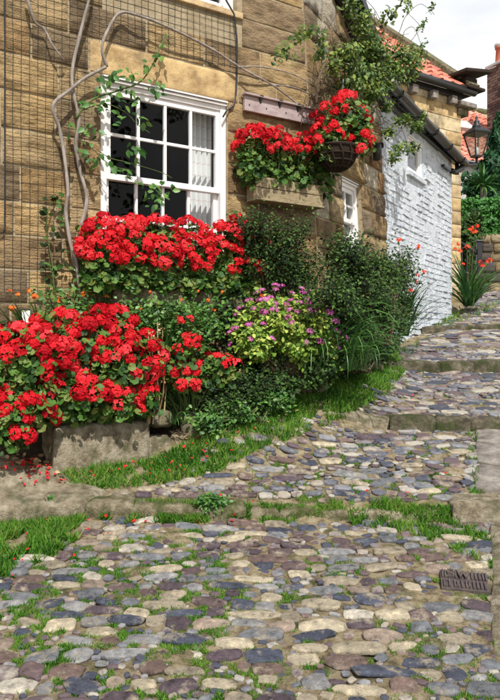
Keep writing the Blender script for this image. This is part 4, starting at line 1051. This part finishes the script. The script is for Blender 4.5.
bk_c = w2(337, 148, .26)
bas = thing('hanging_basket', 'dark woven hanging basket of red geraniums at the house corner', 'hanging basket', tuple(bk_c))
br_ = .158
bl_ = MB(); bl_.lathe(bk_c, [(br_ * .97 * math.sin(a_), -br_ * 1.15 * math.cos(a_) ) for a_ in [i * math.pi / 20 for i in range(11)]], 24); bl_.build('liner', M['liner'], bas, smooth=True)
MB().lathe(bk_c, [(0.001, -.012), (br_ * .95, -.014)], 24).build('potting_soil', M['soil'], bas)
rim = MB(); rim.tube([bk_c + Vector((math.cos(t), math.sin(t), 0)) * br_ for t in [i * math.pi / 16 for i in range(33)]], .012, 6, False); rim.build('rim', M['liner'], bas)
for k in range(12):
    a_ = k * math.pi / 6; hv = Vector((math.cos(a_), math.sin(a_), 0)); tw = Vector((-hv.y, hv.x, 0)); rr = MB()
    rr.tube([bk_c + (hv + tw * .5 * math.sin(t) * math.cos(t)) * (br_ * 1.02 * math.sin(t)) - UP * (br_ * 1.18 * math.cos(t)) for t in [i * math.pi / 20 for i in range(11)]], .007, 5); rr.build('rib', M['liner'], bas)
for z_ in (.35, .62, .85):
    rr = MB(); r_ = br_ * 1.03 * math.sin(math.acos(z_)); rr.tube([bk_c + Vector((math.cos(t), math.sin(t), 0)) * r_ - UP * br_ * 1.17 * z_ for t in [i * math.pi / 12 for i in range(25)]], .007, 5, False); rr.build('hoop', M['liner'], bas)
hook_top = w2(343, 84, .26); bt = MB(); bt.tube([w2(343, 84, .02), hook_top + UP * .03, hook_top], .009, 6); bt.build('wall_bracket', M['black'], bas)
for k in range(3):
    a_ = k * 2.094 + .4; cc = MB(); cc.tube([hook_top, bk_c + Vector((math.cos(a_), math.sin(a_), 0)) * br_], .003, 4); cc.build('chain', M['black'], bas)

# ------------------------------------------------------------------ street lamp on its arm
LY = 10.35
lc = at(476.5, 158, LY); lamp = thing('street_lamp', 'black lantern on an iron arm at the end of the white cottage', 'street lamp', tuple(lc))
k = LY / FP
def sqf(c, prof, name, mat, tw=R(20)):
    mb = MB(); n = 4; vs = []
    for r_, h in prof:
        for q in range(4): a_ = tw + math.pi / 4 + q * math.pi / 2; vs.append(c + Vector((math.cos(a_) * r_, math.sin(a_) * r_, h)))
    m_ = len(prof); fs = [(i * 4 + q, i * 4 + (q + 1) % 4, (i + 1) * 4 + (q + 1) % 4, (i + 1) * 4 + q) for i in range(m_ - 1) for q in range(4)]
    fs += [(3, 2, 1, 0), tuple((m_ - 1) * 4 + q for q in range(4))]; return mb.add(vs, fs).build(name, mat, lamp)
sqf(lc, [(.05, -.0), (.09, .01), (.09, .035)], 'lantern_base', M['black'])
gl0, gl1 = .036, .345
sqf(lc, [(.085, gl0), (.175, gl1)], 'lantern_glass', M['lampglass'])
for q in range(4):
    a_ = R(20) + math.pi / 4 + q * math.pi / 2; d = Vector((math.cos(a_), math.sin(a_), 0)); mb = MB(); mb.tube([lc + d * .09 + UP * gl0, lc + d * .182 + UP * gl1], .011, 5); mb.build('corner_bar', M['black'], lamp)
sqf(lc, [(.2, gl1), (.21, gl1 + .02), (.2, gl1 + .035), (.09, gl1 + .10), (.07, gl1 + .105)], 'lantern_roof', M['black'])
mb = MB(); mb.lathe(lc + UP * (gl1 + .10), [(.06, 0), (.07, .02), (.05, .05), (.03, .055), (.045, .08), (.03, .11), (.012, .12), (.025, .145), (.012, .17), (.001, .19)], 12); mb.build('finial', M['black'], lamp, smooth=True)
mb = MB(); mb.lathe(lc + UP * .04, [(.02, 0), (.03, .03), (.03, .1), (.001, .13)], 10); mb.build('bulb', M['plate'], lamp, smooth=True)
ba = FW(4.84, EYE + (HY - 168) / FP * 10.0, .06); be = lc - UP * .09
mb = MB(); mb.tube([lc + UP * .005, be], .02, 8); mb.tube([be, be.lerp(ba, .5) + UP * .01, ba], .02, 8); mb.tube([ba + UP * .06, ba - UP * .1], .03, 8); mb.build('bracket_arm', M['black'], lamp, smooth=True)

# ------------------------------------------------------------------ railing at the top of the lane
rl_ = thing('iron_railing', 'black iron handrail and post beside the golden stone house', 'railing', tuple(at(478, 292, 11.9)))
pbx = at(479, 270, 11.9)
MB().box(pbx, .085, .085, .95).build('post', M['black'], rl_, bevel=.008)
MB().box(pbx + UP * .49, .11, .11, .03).build('post_cap', M['black'], rl_, bevel=.008)
h0_, h1_ = at(452, 238, 12.2), at(477, 253, 11.9)
mb = MB(); d = (h1_ - h0_); mb.tube([h0_, h1_], .035, 8); mb.build('handrail', M['black'], rl_, smooth=True)
mb = MB(); mb.tube([h0_ - UP * .45, h1_ - UP * .45], .02, 6); mb.build('rail', M['black'], rl_, smooth=True)
for i in range(1, 5):
    mb = MB(); p = h0_.lerp(h1_, i / 5); mb.tube([p, p - UP * .45], .012, 6); mb.build('baluster', M['black'], rl_)

# ------------------------------------------------------------------ vine stems
vine = thing('climbing_rose', 'old grey stemmed climbing rose trained up the wall and over the window', 'climbing plant', tuple(w1(83, 312, .05)))
def smooth_path(pts, n=6):
    P = [Vector(p) for p in pts]; out_ = []
    for i in range(len(P) - 1):
        p0, p1, p2, p3 = P[max(i - 1, 0)], P[i], P[i + 1], P[min(i + 2, len(P) - 1)]
        for k in range(n):
            t = k / n; out_.append(.5 * ((2 * p1) + (-p0 + p2) * t + (2 * p0 - 5 * p1 + 4 * p2 - p3) * t * t + (-p0 + 3 * p1 - 3 * p2 + p3) * t ** 3))
    return out_ + [P[-1]]
def stem(pxs, r0, r1, off=.06, parent=vine, mat='bark', wall=w1, name='stem', sides=8):
    pts = smooth_path([wall(x, y, off + .02 * math.sin(i * 1.7)) for i, (x, y) in enumerate(pxs)])
    n = len(pts); rad = [(r0 + (r1 - r0) * i / n) * (1 + .25 * noise.noise(p * 14) + .22 * noise.noise(p * 37)) for i, p in enumerate(pts)]
    return MB().tube(pts, rad, sides).build(name, M[mat], parent, smooth=True)
stem([(85, 322), (84, 306), (80, 285), (74, 255), (80, 230), (87, 200), (80, 170), (76, 145), (79, 120), (74, 95), (72.5, 70), (80, 35), (89, 0), (93, -20)], .0155, .010, .07)
stem([(80, 290), (76, 260), (71, 245), (66, 215), (67, 200), (68, 190), (65, 160), (60, 130), (53, 106), (70, 90), (85, 78), (106, 67)], .0125, .010, .10)
stem([(107, 67), (102, 48), (108, 30), (120, 13), (140, 16), (170, 28), (210, 48), (238, 66), (256, 76), (274, 86), (290, 98), (303, 108)], .011, .007, .08)
stem([(238, 67), (263, 67), (292, 74), (312, 84)], .007, .004, .07)
stem([(270, 85), (292, 87), (312, 95), (322, 97)], .007, .004, .08)
stem([(26, -8), (30, 8), (35, 22), (45, 30), (52, 44), (60, 55), (64, 61)], .010, .005, .07)
stem([(106, 232), (96, 268), (90, 255), (96, 270), (106, 294)], .012, .010, .12)
stem([(76, 118), (92, 100), (120, 90), (140, 82), (152, 66), (160, 48), (166, 34)], .007, .004, .1, mat='stalk')
stem([(78, 112), (104, 104), (125, 112), (137, 124), (150, 133)], .004, .002, .09, mat='stalk')
stem([(98, 150), (110, 158), (130, 163), (160, 172), (172, 178)], .003, .002, .09, mat='stalk')
stem([(92, 148), (112, 166), (135, 172), (138, 190)], .003, .002, .1, mat='stalk')
tie = MB(); tie.tube([w1(74, 270, .09), w1(82, 270.5, .095), w1(95, 271, .06)], .004, 5); tie.build('tie', M['plate'], vine)
# rose leaves over the window, picked out one by one along the green shoots
RL = [(92, 100), (86, 108), (98, 86), (104, 92), (110, 98), (104, 104), (112, 72), (118, 78), (122, 74), (128, 78), (134, 92), (126, 98), (122, 104), (110, 88), (146, 68), (148, 78), (152, 64), (158, 88), (160, 56), (163, 44), (157, 60), (156, 92), (162, 84), (136, 96), (116, 112), (118, 122), (138, 100), (120, 92), (132, 72),
      (140, 120), (135, 118), (143, 122), (138, 146), (142, 148), (128, 152), (120, 166), (126, 172), (132, 170), (136, 158), (110, 166), (84, 128), (90, 126), (95, 130), (86, 140), (80, 152), (90, 154), (98, 152), (104, 160),
      (140, 186), (146, 188), (152, 190), (158, 190), (164, 192), (170, 194), (150, 198), (156, 202), (162, 202), (172, 188), (146, 194), (168, 200), (160, 184), (154, 206), (80, 104), (74, 128), (94, 162)]
RP, RN, RT, RS = [], [], [], []
for x, y in RL:
    c = w1(x, y, .11)
    for k in range(3):
        RP.append(c + Vector(rng.normal(size=3) * .024)); RN.append(N1 * .8 + UP * random.uniform(.1, .9) + Vector(rng.normal(size=3) * .4)); RT.append(U1 * random.uniform(-1, 1) - UP * random.uniform(.0, 1.0)); RS.append(random.uniform(.036, .066))
scatter('foliage', LEAF6, np.array(RP), frames(np.array(RN), np.array(RT)), np.array(RS), M['rose_leaf'], vine, 'stuff')
# dark young climber on the net
clm = thing('young_climber', 'small dark leaved climber growing up the netting left of the rose', 'climbing plant', tuple(w1(55, 300, .05)))
stem([(58, 306), (54, 285), (52, 262), (48, 240), (47, 222), (50, 205), (57, 190)], .005, .002, .05, clm, 'stalk')
RP, RN, RT, RS = [], [], [], []
for x, y in [(58, 196), (63, 200), (60, 206), (64, 212), (44, 208), (40, 212), (47, 214), (52, 232), (42, 240), (45, 246), (56, 234), (60, 248), (66, 250), (44, 262), (40, 262), (50, 262), (56, 266), (62, 268), (66, 264), (54, 270), (48, 282), (52, 286), (60, 290), (46, 292), (56, 280), (64, 222), (50, 198)]:
    for k in range(2): RP.append(w1(x, y, .06) + Vector(rng.normal(size=3) * .012)); RN.append(N1 + UP * random.uniform(-.1, .6) + Vector(rng.normal(size=3) * .4)); RT.append(U1 * random.uniform(-1, 1) - UP * random.uniform(-.3, .8)); RS.append(random.uniform(.035, .06))
scatter('foliage', LEAF6, np.array(RP), frames(np.array(RN), np.array(RT)), np.array(RS), M['cot_leaf'], clm, 'stuff')

# creeper on the gable and over the roof edge
crp = thing('roof_creeper', 'green leafy creeper tumbling over the gable and roof edge', 'climbing plant', tuple(w2(322, 96, .1)))
stem([(316, 104), (318, 84), (322, 70), (332, 62), (346, 54), (356, 42), (362, 34), (372, 30)], .012, .007, .10, crp, 'twig', w2)
stem([(346, 54), (352, 66), (366, 74), (384, 76), (402, 82)], .007, .004, .2, crp, 'twig', w2)
stem([(362, 34), (356, 18), (350, 4), (346, -12)], .006, .004, .2, crp, 'twig', w2)
stem([(384, 76), (388, 96), (402, 118), (412, 128), (424, 132)], .004, .002, .2, crp, 'twig', w2)
stem([(384, 78), (378, 104), (386, 122), (402, 130), (408, 150)], .004, .002, .15, crp, 'twig', w2)
for pth in ([(372, 30), (384, 34), (376, 12), (362, -4)], [(376, 34), (392, 14), (402, 2), (408, -8)], [(392, 50), (400, 30), (406, 16), (420, 4), (432, 12)], [(396, 52), (408, 44), (416, 34), (420, 26), (404, 10)], [(330, 62), (322, 40), (326, 26), (318, 48)], [(402, 50), (404, 32), (414, 28), (422, 48)], [(340, 56), (330, 40), (338, 22)]):
    stem(pth, .004, .002, .22, crp, 'twig', w2, sides=5)
def lf_blob(spec, n, wallf, off, depth, leaf):
    P_, N_ = [], []
    for (x, y, rx, ry, wgt) in spec:
        Yc = (Y2 if wallf is w2 else Y1)(x, off); k = int(n * wgt)
        b = [BL(x, y, rx, ry, Yc, depth)]; p, nn, _ = sample_blobs(b, k, .2, True); P_.append(p); N_.append(nn)
    return np.concatenate(P_), np.concatenate(N_)
p, nn = lf_blob([(352, 8, 9, 14, .05), (362, 30, 12, 18, .07), (346, 58, 16, 12, .09), (372, 54, 20, 18, .16), (398, 62, 22, 14, .15), (412, 60, 14, 10, .06), (384, 78, 26, 12, .12), (358, 78, 20, 14, .10), (368, 98, 14, 10, .05), (412, 72, 8, 10, .04), (350, 88, 16, 10, .05),
                 (402, 122, 12, 5, .03), (416, 128, 8, 5, .025), (422, 118, 5, 4, .012), (400, 150, 9, 5, .02), (412, 150, 6, 5, .018), (388, 134, 8, 4, .015), (393, 160, 6, 5, .014), (386, 110, 6, 5, .012), (382, 20, 5, 4, .01), (391, 18, 3, 5, .012), (406, 10, 3, 3, .008), (419, 30, 3, 4, .008), (430, 12, 2.5, 2, .006), (422, 48, 3, 2, .005), (402, 4, 4, 2, .006), (320, 45, 6, 4, .012), (310, 36, 8, 3, .008), (286, 56, 9, 6, .010), (298, 40, 10, 5, .010), (320, 58, 7, 5, .014), (276, 62, 5, 3, .005), (332, 70, 7, 6, .02), (346, 124, 4, 3, 0.002), (378, 92, 12, 8, .04)], 4000, w2, .24, .24, .05)
scatter('foliage', LEAF6, p, frames(nn * .5 + np.array([.3, -.6, .6]) + rng.normal(size=nn.shape) * .55), rng.uniform(.6, 1.2, len(p)) * .044, M['vine_leaf'], crp, 'stuff')
tw = MB()
for k in range(150):
    x = random.uniform(312, 388); y_ = random.uniform(25, 140); a_ = w2(x, y_, .1); tw.tube([a_, a_ + Vector((random.uniform(-.12, .12), random.uniform(-.1, .1), random.uniform(-.1, .15))), a_ + Vector((random.uniform(-.25, .25), random.uniform(-.1, .2), random.uniform(-.25, .1)))], [.004, .003, .002], 4)
tw.build('twigs', M['twig'], crp)
# small spot lamp on the corner of the gable
wlt = thing('wall_light', 'small black light fitting on the stone gable by the white wall', 'wall light', tuple(w2(377, 152, .02)))
so_ = MB(); so_.lathe(w2(377, 152, .09), [(.001, -.09), (.035, -.08), (.045, 0), (.04, .07), (.001, .09)], 12); so_.build('lamp_body', M['black'], wlt, smooth=True)
so_ = MB(); so_.lathe(w2(377, 146, .0), [(.03, 0), (.03, .06)], 10, N2); so_.build('wall_mount', M['black'], wlt, smooth=True)

# ------------------------------------------------------------------ geraniums
def Yo(px, off): return Y1(px, off)
g1 = 'red geraniums behind the stone trough'
def GB(px, py, rx, ry, off, depth): return BL(px, py, rx, ry, Y1(px, off), depth)
geranium('red geranium sprawling at the left edge of the picture beside the large block', g1, [GB(22, 368, 38, 42, .42, .17), GB(8, 420, 24, 30, .5, .12), GB(28, 408, 26, 22, .5, .13)], 800, 42, w1(20, 448, .36))
geranium('tall red geranium behind the large trough block, below the wall socket', g1, [GB(66, 346, 38, 36, .36, .17), GB(48, 356, 30, 30, .42, .15)], 620, 36, w1(66, 425, .3))
geranium('low red geranium spilling over the top edge of the large trough block', g1, [GB(62, 394, 40, 26, .46, .1), GB(100, 402, 36, 20, .44, .1)], 700, 34, w1(75, 427, .4))
geranium('red geranium reaching highest in front of the rose stems', g1, [GB(108, 334, 30, 24, .36, .14), GB(112, 366, 34, 30, .44, .15)], 620, 34, w1(108, 425, .3))
geranium('red geranium at the right end of the large trough block', g1, [GB(142, 362, 24, 28, .4, .13), GB(130, 398, 28, 22, .42, .1)], 520, 26, w1(138, 425, .34))
g2 = 'red geraniums under the sash window'
lab2 = ['red geranium at the left end of the window ledge by the grey stems', 'second red geranium from the left on the window ledge', 'red geranium under the middle of the sash window', 'red geranium below the third column of window panes', 'red geranium below the curtained window panes', 'red geranium at the right end of the window ledge beside the dark shrub']
for (x, dy, nfl), lb in zip(((100, 0, 22), (130, -2, 23), (160, -1, 23), (190, 2, 23), (220, 5, 22), (248, 6, 19)), lab2):
    geranium(lb, g2, [GB(x, 268 + dy, 22, 18, .16, .12), GB(x, 282 + dy, 20, 12, .21, .07), GB(x, 246 + dy, 21, 24, .15, .11)], 500, nfl, w1(x, 285, .12), .045, -.55, .056, .92, flow_blobs=[GB(x, 242 + dy, 20, 23, .17, .12), GB(x + 3, 254 + dy, 17, 20, .22, .09)])
geranium('lone red geranium stem left of the window ledge', g2, [GB(86, 244, 6, 8, .15, .03)], 24, 3, w1(100, 284, .12), .04, -1, .05, .9)
g3 = 'red geraniums in the wall box'
for (x, nfl), lb in zip(((252, 12), (274, 13), (296, 13), (318, 12)), ['red geranium at the left end of the wall box', 'second red geranium from the left in the wall box', 'third red geranium from the left in the wall box', 'red geranium at the right end of the wall box by the basket']):
    yb = 160 + (x - 252) * .18
    geranium(lb, g3, [GB(x, yb + 8, 17, 20, .1, .1), GB(x, yb - 14, 16, 14, .1, .09)], 330, nfl, w1(x, yb + 24, .1), .042, -.25, .056, .92, flow_blobs=[GB(x, yb - 14, 17, 19, .12, .1)])
bq = Y2(343, .26)
geranium('red geranium filling the hanging basket', None, [BL(343, 124, 27, 24, bq, .2), BL(360, 140, 14, 20, bq - .05, .14), BL(330, 144, 16, 18, bq - .16, .1)], 700, 24, tuple(bk_c), .045, -.5, .07, 1.05, flow_blobs=[BL(343, 122, 26, 26, bq, .2), BL(359, 138, 13, 18, bq - .05, .14), BL(326, 140, 12, 16, bq - .2, .08), BL(362, 150, 9, 12, bq - .1, .1)])
geranium('red geranium right of the trough, beside the low blue green shrub', g1, [GB(212, 372, 28, 18, .5, .1), GB(182, 372, 18, 22, .45, .1), GB(196, 348, 14, 12, .42, .08)], 330, 22, w1(190, 425, .36), .045, -.3, .055, .92, flow_blobs=[GB(216, 370, 25, 15, .5, .1), GB(184, 378, 13, 16, .45, .1), GB(186, 345, 12, 10, .42, .08), GB(186, 322, 6, 4, .4, .04)])
geranium('single red geranium head in front of the dark shrub', None, [GB(234, 215, 4, 4, .25, .03)], 10, 2, w1(240, 262, .15), .03, -1, .04, .85)

# ------------------------------------------------------------------ shrubs
shrub('cotoneaster', 'dense dark small leaved shrub under the wooden wall box', 'shrub', [GB(250, 215, 32, 16, .3, .2), GB(285, 222, 40, 22, .35, .2), GB(270, 250, 40, 26, .3, .2), GB(300, 262, 40, 34, .3, .22), GB(245, 240, 18, 28, .25, .14)], 260, 46, w1(275, 350, .25), M['cot_leaf'], .028, LEAF4, M['twig'], .08, up=.7, lo=.2, droop=.08)
shrub('cotoneaster', 'wide spreading dark shrub between the small window and the white wall', 'shrub', [BL(345, 246, 34, 26, Y2(345, .4), .28), BL(380, 258, 34, 32, Y2(380, .35), .28), BL(330, 284, 34, 34, Y2(330, .5), .3), BL(372, 296, 40, 36, Y2(372, .4), .3), BL(404, 262, 20, 22, Y2(404, .3), .2), BL(392, 318, 26, 24, Y2(392, .3), .16), BL(350, 326, 34, 34, Y2(350, .4), .18), BL(330, 330, 22, 30, Y2(330, .4), .16), BL(380, 334, 24, 18, Y2(380, .28), .12), BL(405, 300, 16, 32, Y2(405, .2), .12)], 520, 48, w2(365, 345, .3), M['cot_leaf'], .032, LEAF4, M['twig'], .11, up=.6, lo=.2, droop=.1)
shrub('cotoneaster', 'low blue green ground shrub right of the trough geranium', 'shrub', [GB(225, 390, 30, 26, .5, .13), GB(252, 384, 34, 20, .52, .13), GB(220, 412, 26, 14, .56, .1), GB(255, 398, 28, 10, .56, .1)], 170, 46, w1(235, 430, .5), M['cot_leaf'], .026, LEAF4, M['twig'], .09, up=.8, lo=.3)
shrub('spiraea', 'yellow green shrub with small pink flower heads', 'shrub', [GB(262, 324, 34, 28, .52, .15), GB(250, 340, 22, 20, .55, .12), GB(302, 332, 36, 32, .64, .16), GB(285, 306, 38, 20, .46, .14), GB(326, 348, 20, 28, .64, .12)], 330, 36, w1(285, 385, .5), M['spi_leaf'], .036, LEAF6, M['twig'], .05, up=.7, flowers=(PINK, 60, .065, 1.0, -.3))
shrub('small_herb', 'bright green low herb at the foot of the pink flowered shrub', 'plant', [GB(300, 376, 20, 10, .5, .08)], 40, 22, w1(300, 392, .45), M['rose_leaf'], .03, LEAF6, M['stalk'], .04, up=.8)
shrub('kerb_weed', 'small green weed growing against the mossy kerb face', 'plant', [(tuple(G(212, 512) + Vector((0, -.02, .05))), .11, .05, .05)], 40, 16, tuple(G(212, 514)), M['rose_leaf'], .024, LEAF6, M['stalk'], .04, up=.8)
shrub('kerb_weed', 'pale green weed on the lane below the landing slab', 'plant', [(tuple(G(48, 512) + Vector((0, -.02, .04))), .07, .05, .04)], 22, 12, tuple(G(46, 514)), M['rose_leaf'], .026, LEAF6, M['stalk'], .03, up=.8)
shrub('undergrowth', 'dark leafy undergrowth at the foot of the wide spreading shrub', 'plant', [BL(340, 348, 30, 24, Y2(340, .38), .14), BL(366, 344, 26, 22, Y2(366, .3), .14), BL(318, 364, 20, 18, Y2(322, .42), .12), BL(388, 344, 14, 14, Y2(388, .2), .1), BL(354, 362, 16, 8, Y2(354, .36), .07)], 260, 40, w2(345, 372, .3), M['cot_leaf'], .034, LEAF4, M['twig'], .1, up=.6, lo=.15)
shrub('undergrowth', 'dark leafy undergrowth in the hollow behind the pink flowered shrub', 'plant', [GB(288, 356, 44, 26, .4, .12), GB(262, 352, 30, 26, .45, .12), GB(316, 372, 18, 18, .5, .1), GB(238, 352, 20, 30, .35, .12), GB(284, 384, 34, 12, .62, .08), GB(230, 322, 20, 26, .25, .12)], 240, 40, w1(285, 392, .4), M['cot_leaf'], .034, LEAF4, M['twig'], .1, up=.6, lo=.15)
shrub('ground_weeds', 'bright green leafy weeds spilling onto the verge below the low shrub', 'plant', [GB(205, 424, 22, 8, .62, .07), GB(238, 414, 22, 9, .64, .07), GB(276, 398, 22, 8, .64, .07)], 80, 20, w1(240, 420, .55), M['rose_leaf'], .03, LEAF6, M['stalk'], .09, up=.8, lo=.2)
# crocosmia: strap leaves and orange flowers
def crocosmia(label, base, n, L0, L1, fl, meshes=ORG, wid=.022, droop=.55, az=None, lean=(.05, .5), fsc=.62, group='strap leaved crocosmia clumps', spread=.06):
    t = thing('crocosmia', label, 'plant', tuple(base), group)
    straps(t, base, n, L0, L1, wid, lean, M['strap'], droop, az, spread=spread)
    st_ = MB(); b = Vector(base)
    for p in fl:
        p = Vector(p); m_ = b.lerp(p, .6) + UP * .06; st_.tube([b, m_, p], [.004, .003, .002], 4)
    if fl: st_.build('stems', M['stalk'], t); heads(t, meshes, fl, [Vector((random.uniform(-.5, .5), -.6, .6)) for _ in fl], fsc)
    return t
def fpts(lst, off): return [w1(x, y, off) for x, y in lst]
crocosmia('strap leaved clump with orange flowers beside the wall socket', w1(34, 372, .22), 30, .3, .55, fpts([(10, 291), (18, 294), (29, 291), (35, 296), (12, 308), (31, 320), (60, 300)], .22), az=(-2.6, -.2), lean=(.02, .4))
crocosmia('strap leaved clump with orange flowers behind the rose stems', w1(100, 372, .18), 26, .3, .5, fpts([(94, 284), (100, 288), (84, 294), (90, 306), (106, 296)], .2), az=(-2.6, -.2), lean=(.02, .45))
crocosmia('strap leaved clump with orange flowers below the mossy ledge', w1(165, 388, .25), 90, .36, .66, fpts([(150, 292), (158, 304), (182, 300), (198, 291), (208, 300), (214, 310), (140, 308), (176, 316), (222, 292)], .3), az=(-2.8, -.2), lean=(.02, .6), fsc=.5)
crocosmia('broad arching strap leaves behind the pink flowered shrub', w1(312, 360, .42), 56, .55, .95, fpts([(276, 268), (281, 276), (284, 262), (278, 284), (262, 296)], .35), wid=.026, droop=1.0, az=(-1.9, .6), lean=(.1, .7), spread=.14)
crocosmia('thin arching strap leaves at the verge between pink shrub and dark shrub', w2(334, 370, .42), 110, .35, .75, [], wid=.016, droop=1.0, az=(-2.2, .7), lean=(.1, .8), spread=.2)
crocosmia('thin strap leaves and scarlet flowers before the white wall', w2(402, 336, .2), 60, .5, .85, [w2(x, y, .4) for x, y in ((418, 247), (424, 272), (417, 275), (415, 282), (399, 240), (410, 290))], SCAR, .016, .6, (-1.6, .9), (.1, .8), .45)
crocosmia('tall strap leaved clump with scarlet flowers at the far end of the white wall', at(468, 306, 10.1), 80, .6, 1.0, [at(x, y, 10.0) for x, y in ((450, 245), (458, 244), (455, 249), (460, 251), (467, 247), (472, 228), (477, 226), (475, 232), (470, 230), (463, 264), (480, 262), (487, 262), (490, 260), (482, 266))], SCAR, .045, .6, None, (.1, .95), .62)
crocosmia('drooping yellow green strap leaves over the small square stone', w1(168, 424, .42), 12, .16, .26, [], wid=.016, droop=1.3, az=(-1.6, .2), lean=(.3, .9))
crocosmia('short drooping strap leaves left of the large trough block', w1(44, 428, .42), 8, .14, .2, [], wid=.014, droop=1.4, az=(-2.8, -1.6), lean=(.3, .9))
# filler foliage and dry stalks behind the trough
shrub('mixed_foliage', 'mixed green undergrowth between the ledge and the trough', 'plant', [GB(130, 306, 50, 20, .24, .08), GB(175, 322, 40, 30, .27, .12), GB(205, 312, 30, 26, .27, .1), GB(170, 380, 26, 36, .25, .1), GB(60, 300, 34, 14, .2, .06)], 240, 26, w1(160, 420, .2), M['rose_leaf'], .032, LEAF6, M['stalk'], .12, up=.6)
ds = thing('dry_flower_stalks', 'brown dried flower stalks standing right of the geraniums', 'plant', tuple(w1(150, 424, .4)))
sb = MB(); P_ = []
for k in range(12):
    b = w1(random.uniform(142, 164), 424, .38 + random.uniform(-.05, .08)); e = b + Vector((random.uniform(-.1, .14), random.uniform(-.1, .05), random.uniform(.4, .66))); sb.tube([b, b.lerp(e, .5) + Vector((.02, 0, 0)), e], [.005, .004, .003], 5)
    for j in range(16): P_.append(b.lerp(e, random.uniform(.68, 1.0)) + Vector(rng.normal(size=3) * .012))
sb.build('stalks', M['dry'], ds); P_ = np.array(P_); scatter('seed_heads', LEAF4, P_, frames(rng.normal(size=P_.shape)), rng.uniform(.014, .026, len(P_)), M['dry'], ds, 'stuff')
# dead leaves under the left geranium and along the bed
P_ = []
for pts, k in (([(0, 455), (40, 455), (60, 478), (0, 482)], 60), ([(180, 440), (260, 412), (330, 396), (392, 364), (400, 372), (300, 420), (200, 455)], 90)):
    poly = poly_xy(pts); a_ = np.array(poly); lo, hi = a_.min(0), a_.max(0); X = rng.uniform(lo[0], hi[0], k * 3); Y = rng.uniform(lo[1], hi[1], k * 3); m_ = in_poly(X, Y, poly); P_.append(np.stack([X[m_], Y[m_], gz(X[m_], Y[m_]) + .02], -1)[:k])
P_ = np.concatenate(P_); scatter('fallen_leaves', LEAF6, P_, frames(np.array([0, -.2, 1]) + rng.normal(size=P_.shape) * .4), rng.uniform(.02, .05, len(P_)), M['dry'], None, 'stuff')

# ------------------------------------------------------------------ far garden: hedge, cordyline, conifer, ivy
hd = thing('clipped_hedge', 'bright green clipped hedge along the top of the garden wall', 'hedge', (5.2, 14.0, 3.35))
n = 5200; P_ = np.stack([rng.uniform(4.15, 6.4, n), 13.95 + rng.uniform(-.3, .3, n), rng.uniform(3.34, 4.04, n)], -1)
face = rng.integers(0, 3, n); P_[face < 2, 1] = 13.66 + rng.normal(size=(face < 2).sum()) * .035; P_[face == 2, 2] = 4.03 + rng.normal(size=(face == 2).sum()) * .03
P_[:, 1] += .04 * vnoise(P_[:, 0], P_[:, 2], 4)
scatter('foliage', LEAF4, P_, frames(np.array([0, -.8, .5]) + rng.normal(size=P_.shape) * .5), rng.uniform(.05, .1, n), M['hedge_leaf'], hd, 'stuff')
MB().box((5.3, 13.98, 3.68), 2.2, .5, .62).build('branches', M['twig'], hd)
cd = thing('cordyline', 'spiky palm like plant behind the clipped hedge', 'plant', tuple(at(483, 205, 14.6)))
MB().tube([at(484, 206, 14.6) - UP * .6, at(483, 186, 14.6)], [.09, .06], 8).build('trunk', M['bark'], cd)
straps(cd, at(483, 186, 14.6), 90, .4, .62, .045, (.1, 1.9), M['strap'], .5, spread=.04)
cf = thing('conifer', 'dark green conifer behind the street lamp', 'tree', tuple(at(500, 200, 16)))
cb0 = at(500, 205, 16); ctop = at(500, 116, 16).z
MB().tube([cb0, Vector((cb0.x, 16, ctop - .2))], [.12, .02], 8).build('trunk', M['bark'], cf)
n = 7000; hh = rng.uniform(0, 1, n) ** 1.2; an = rng.uniform(0, 6.28, n); rad = (1 - hh) * .6 + .04; rad *= (1 + .28 * np.sin(an * 5 + hh * 17)) * rng.uniform(.55, 1.0, n)
P_ = np.stack([cb0.x + rad * np.cos(an), 16 + rad * np.sin(an), cb0.z + .1 + hh * (ctop - cb0.z - .1)], -1)
NN = np.stack([np.cos(an), np.sin(an), np.full(n, .5)], -1) + rng.normal(size=(n, 3)) * .4
scatter('crown', LEAF4, P_, frames(NN, np.stack([np.cos(an) * .5, np.sin(an) * .5, np.ones(n)], -1)), rng.uniform(.07, .16, n), M['conifer'], cf, 'stuff')
shrub('ivy_clump', 'dark ivy clump filling the corner behind the iron handrail', 'plant', [BL(468, 240, 12, 30, 13.2, .3), BL(474, 222, 10, 12, 13.3, .2)], 90, 34, tuple(at(468, 292, 13.2)), M['cot_leaf'], .085, LEAF6, M['twig'], .08, up=.4)
shrub('garden_shrub', 'rounded dark evergreen between the conifer and the hedge', 'shrub', [BL(504, 172, 12, 20, 15.2, .4), BL(470, 184, 10, 16, 15.2, .3), BL(486, 202, 20, 10, 15.0, .3)], 140, 34, tuple(at(488, 215, 15.2)), M['conifer'], .11, LEAF6, M['twig'], .1, up=.4)
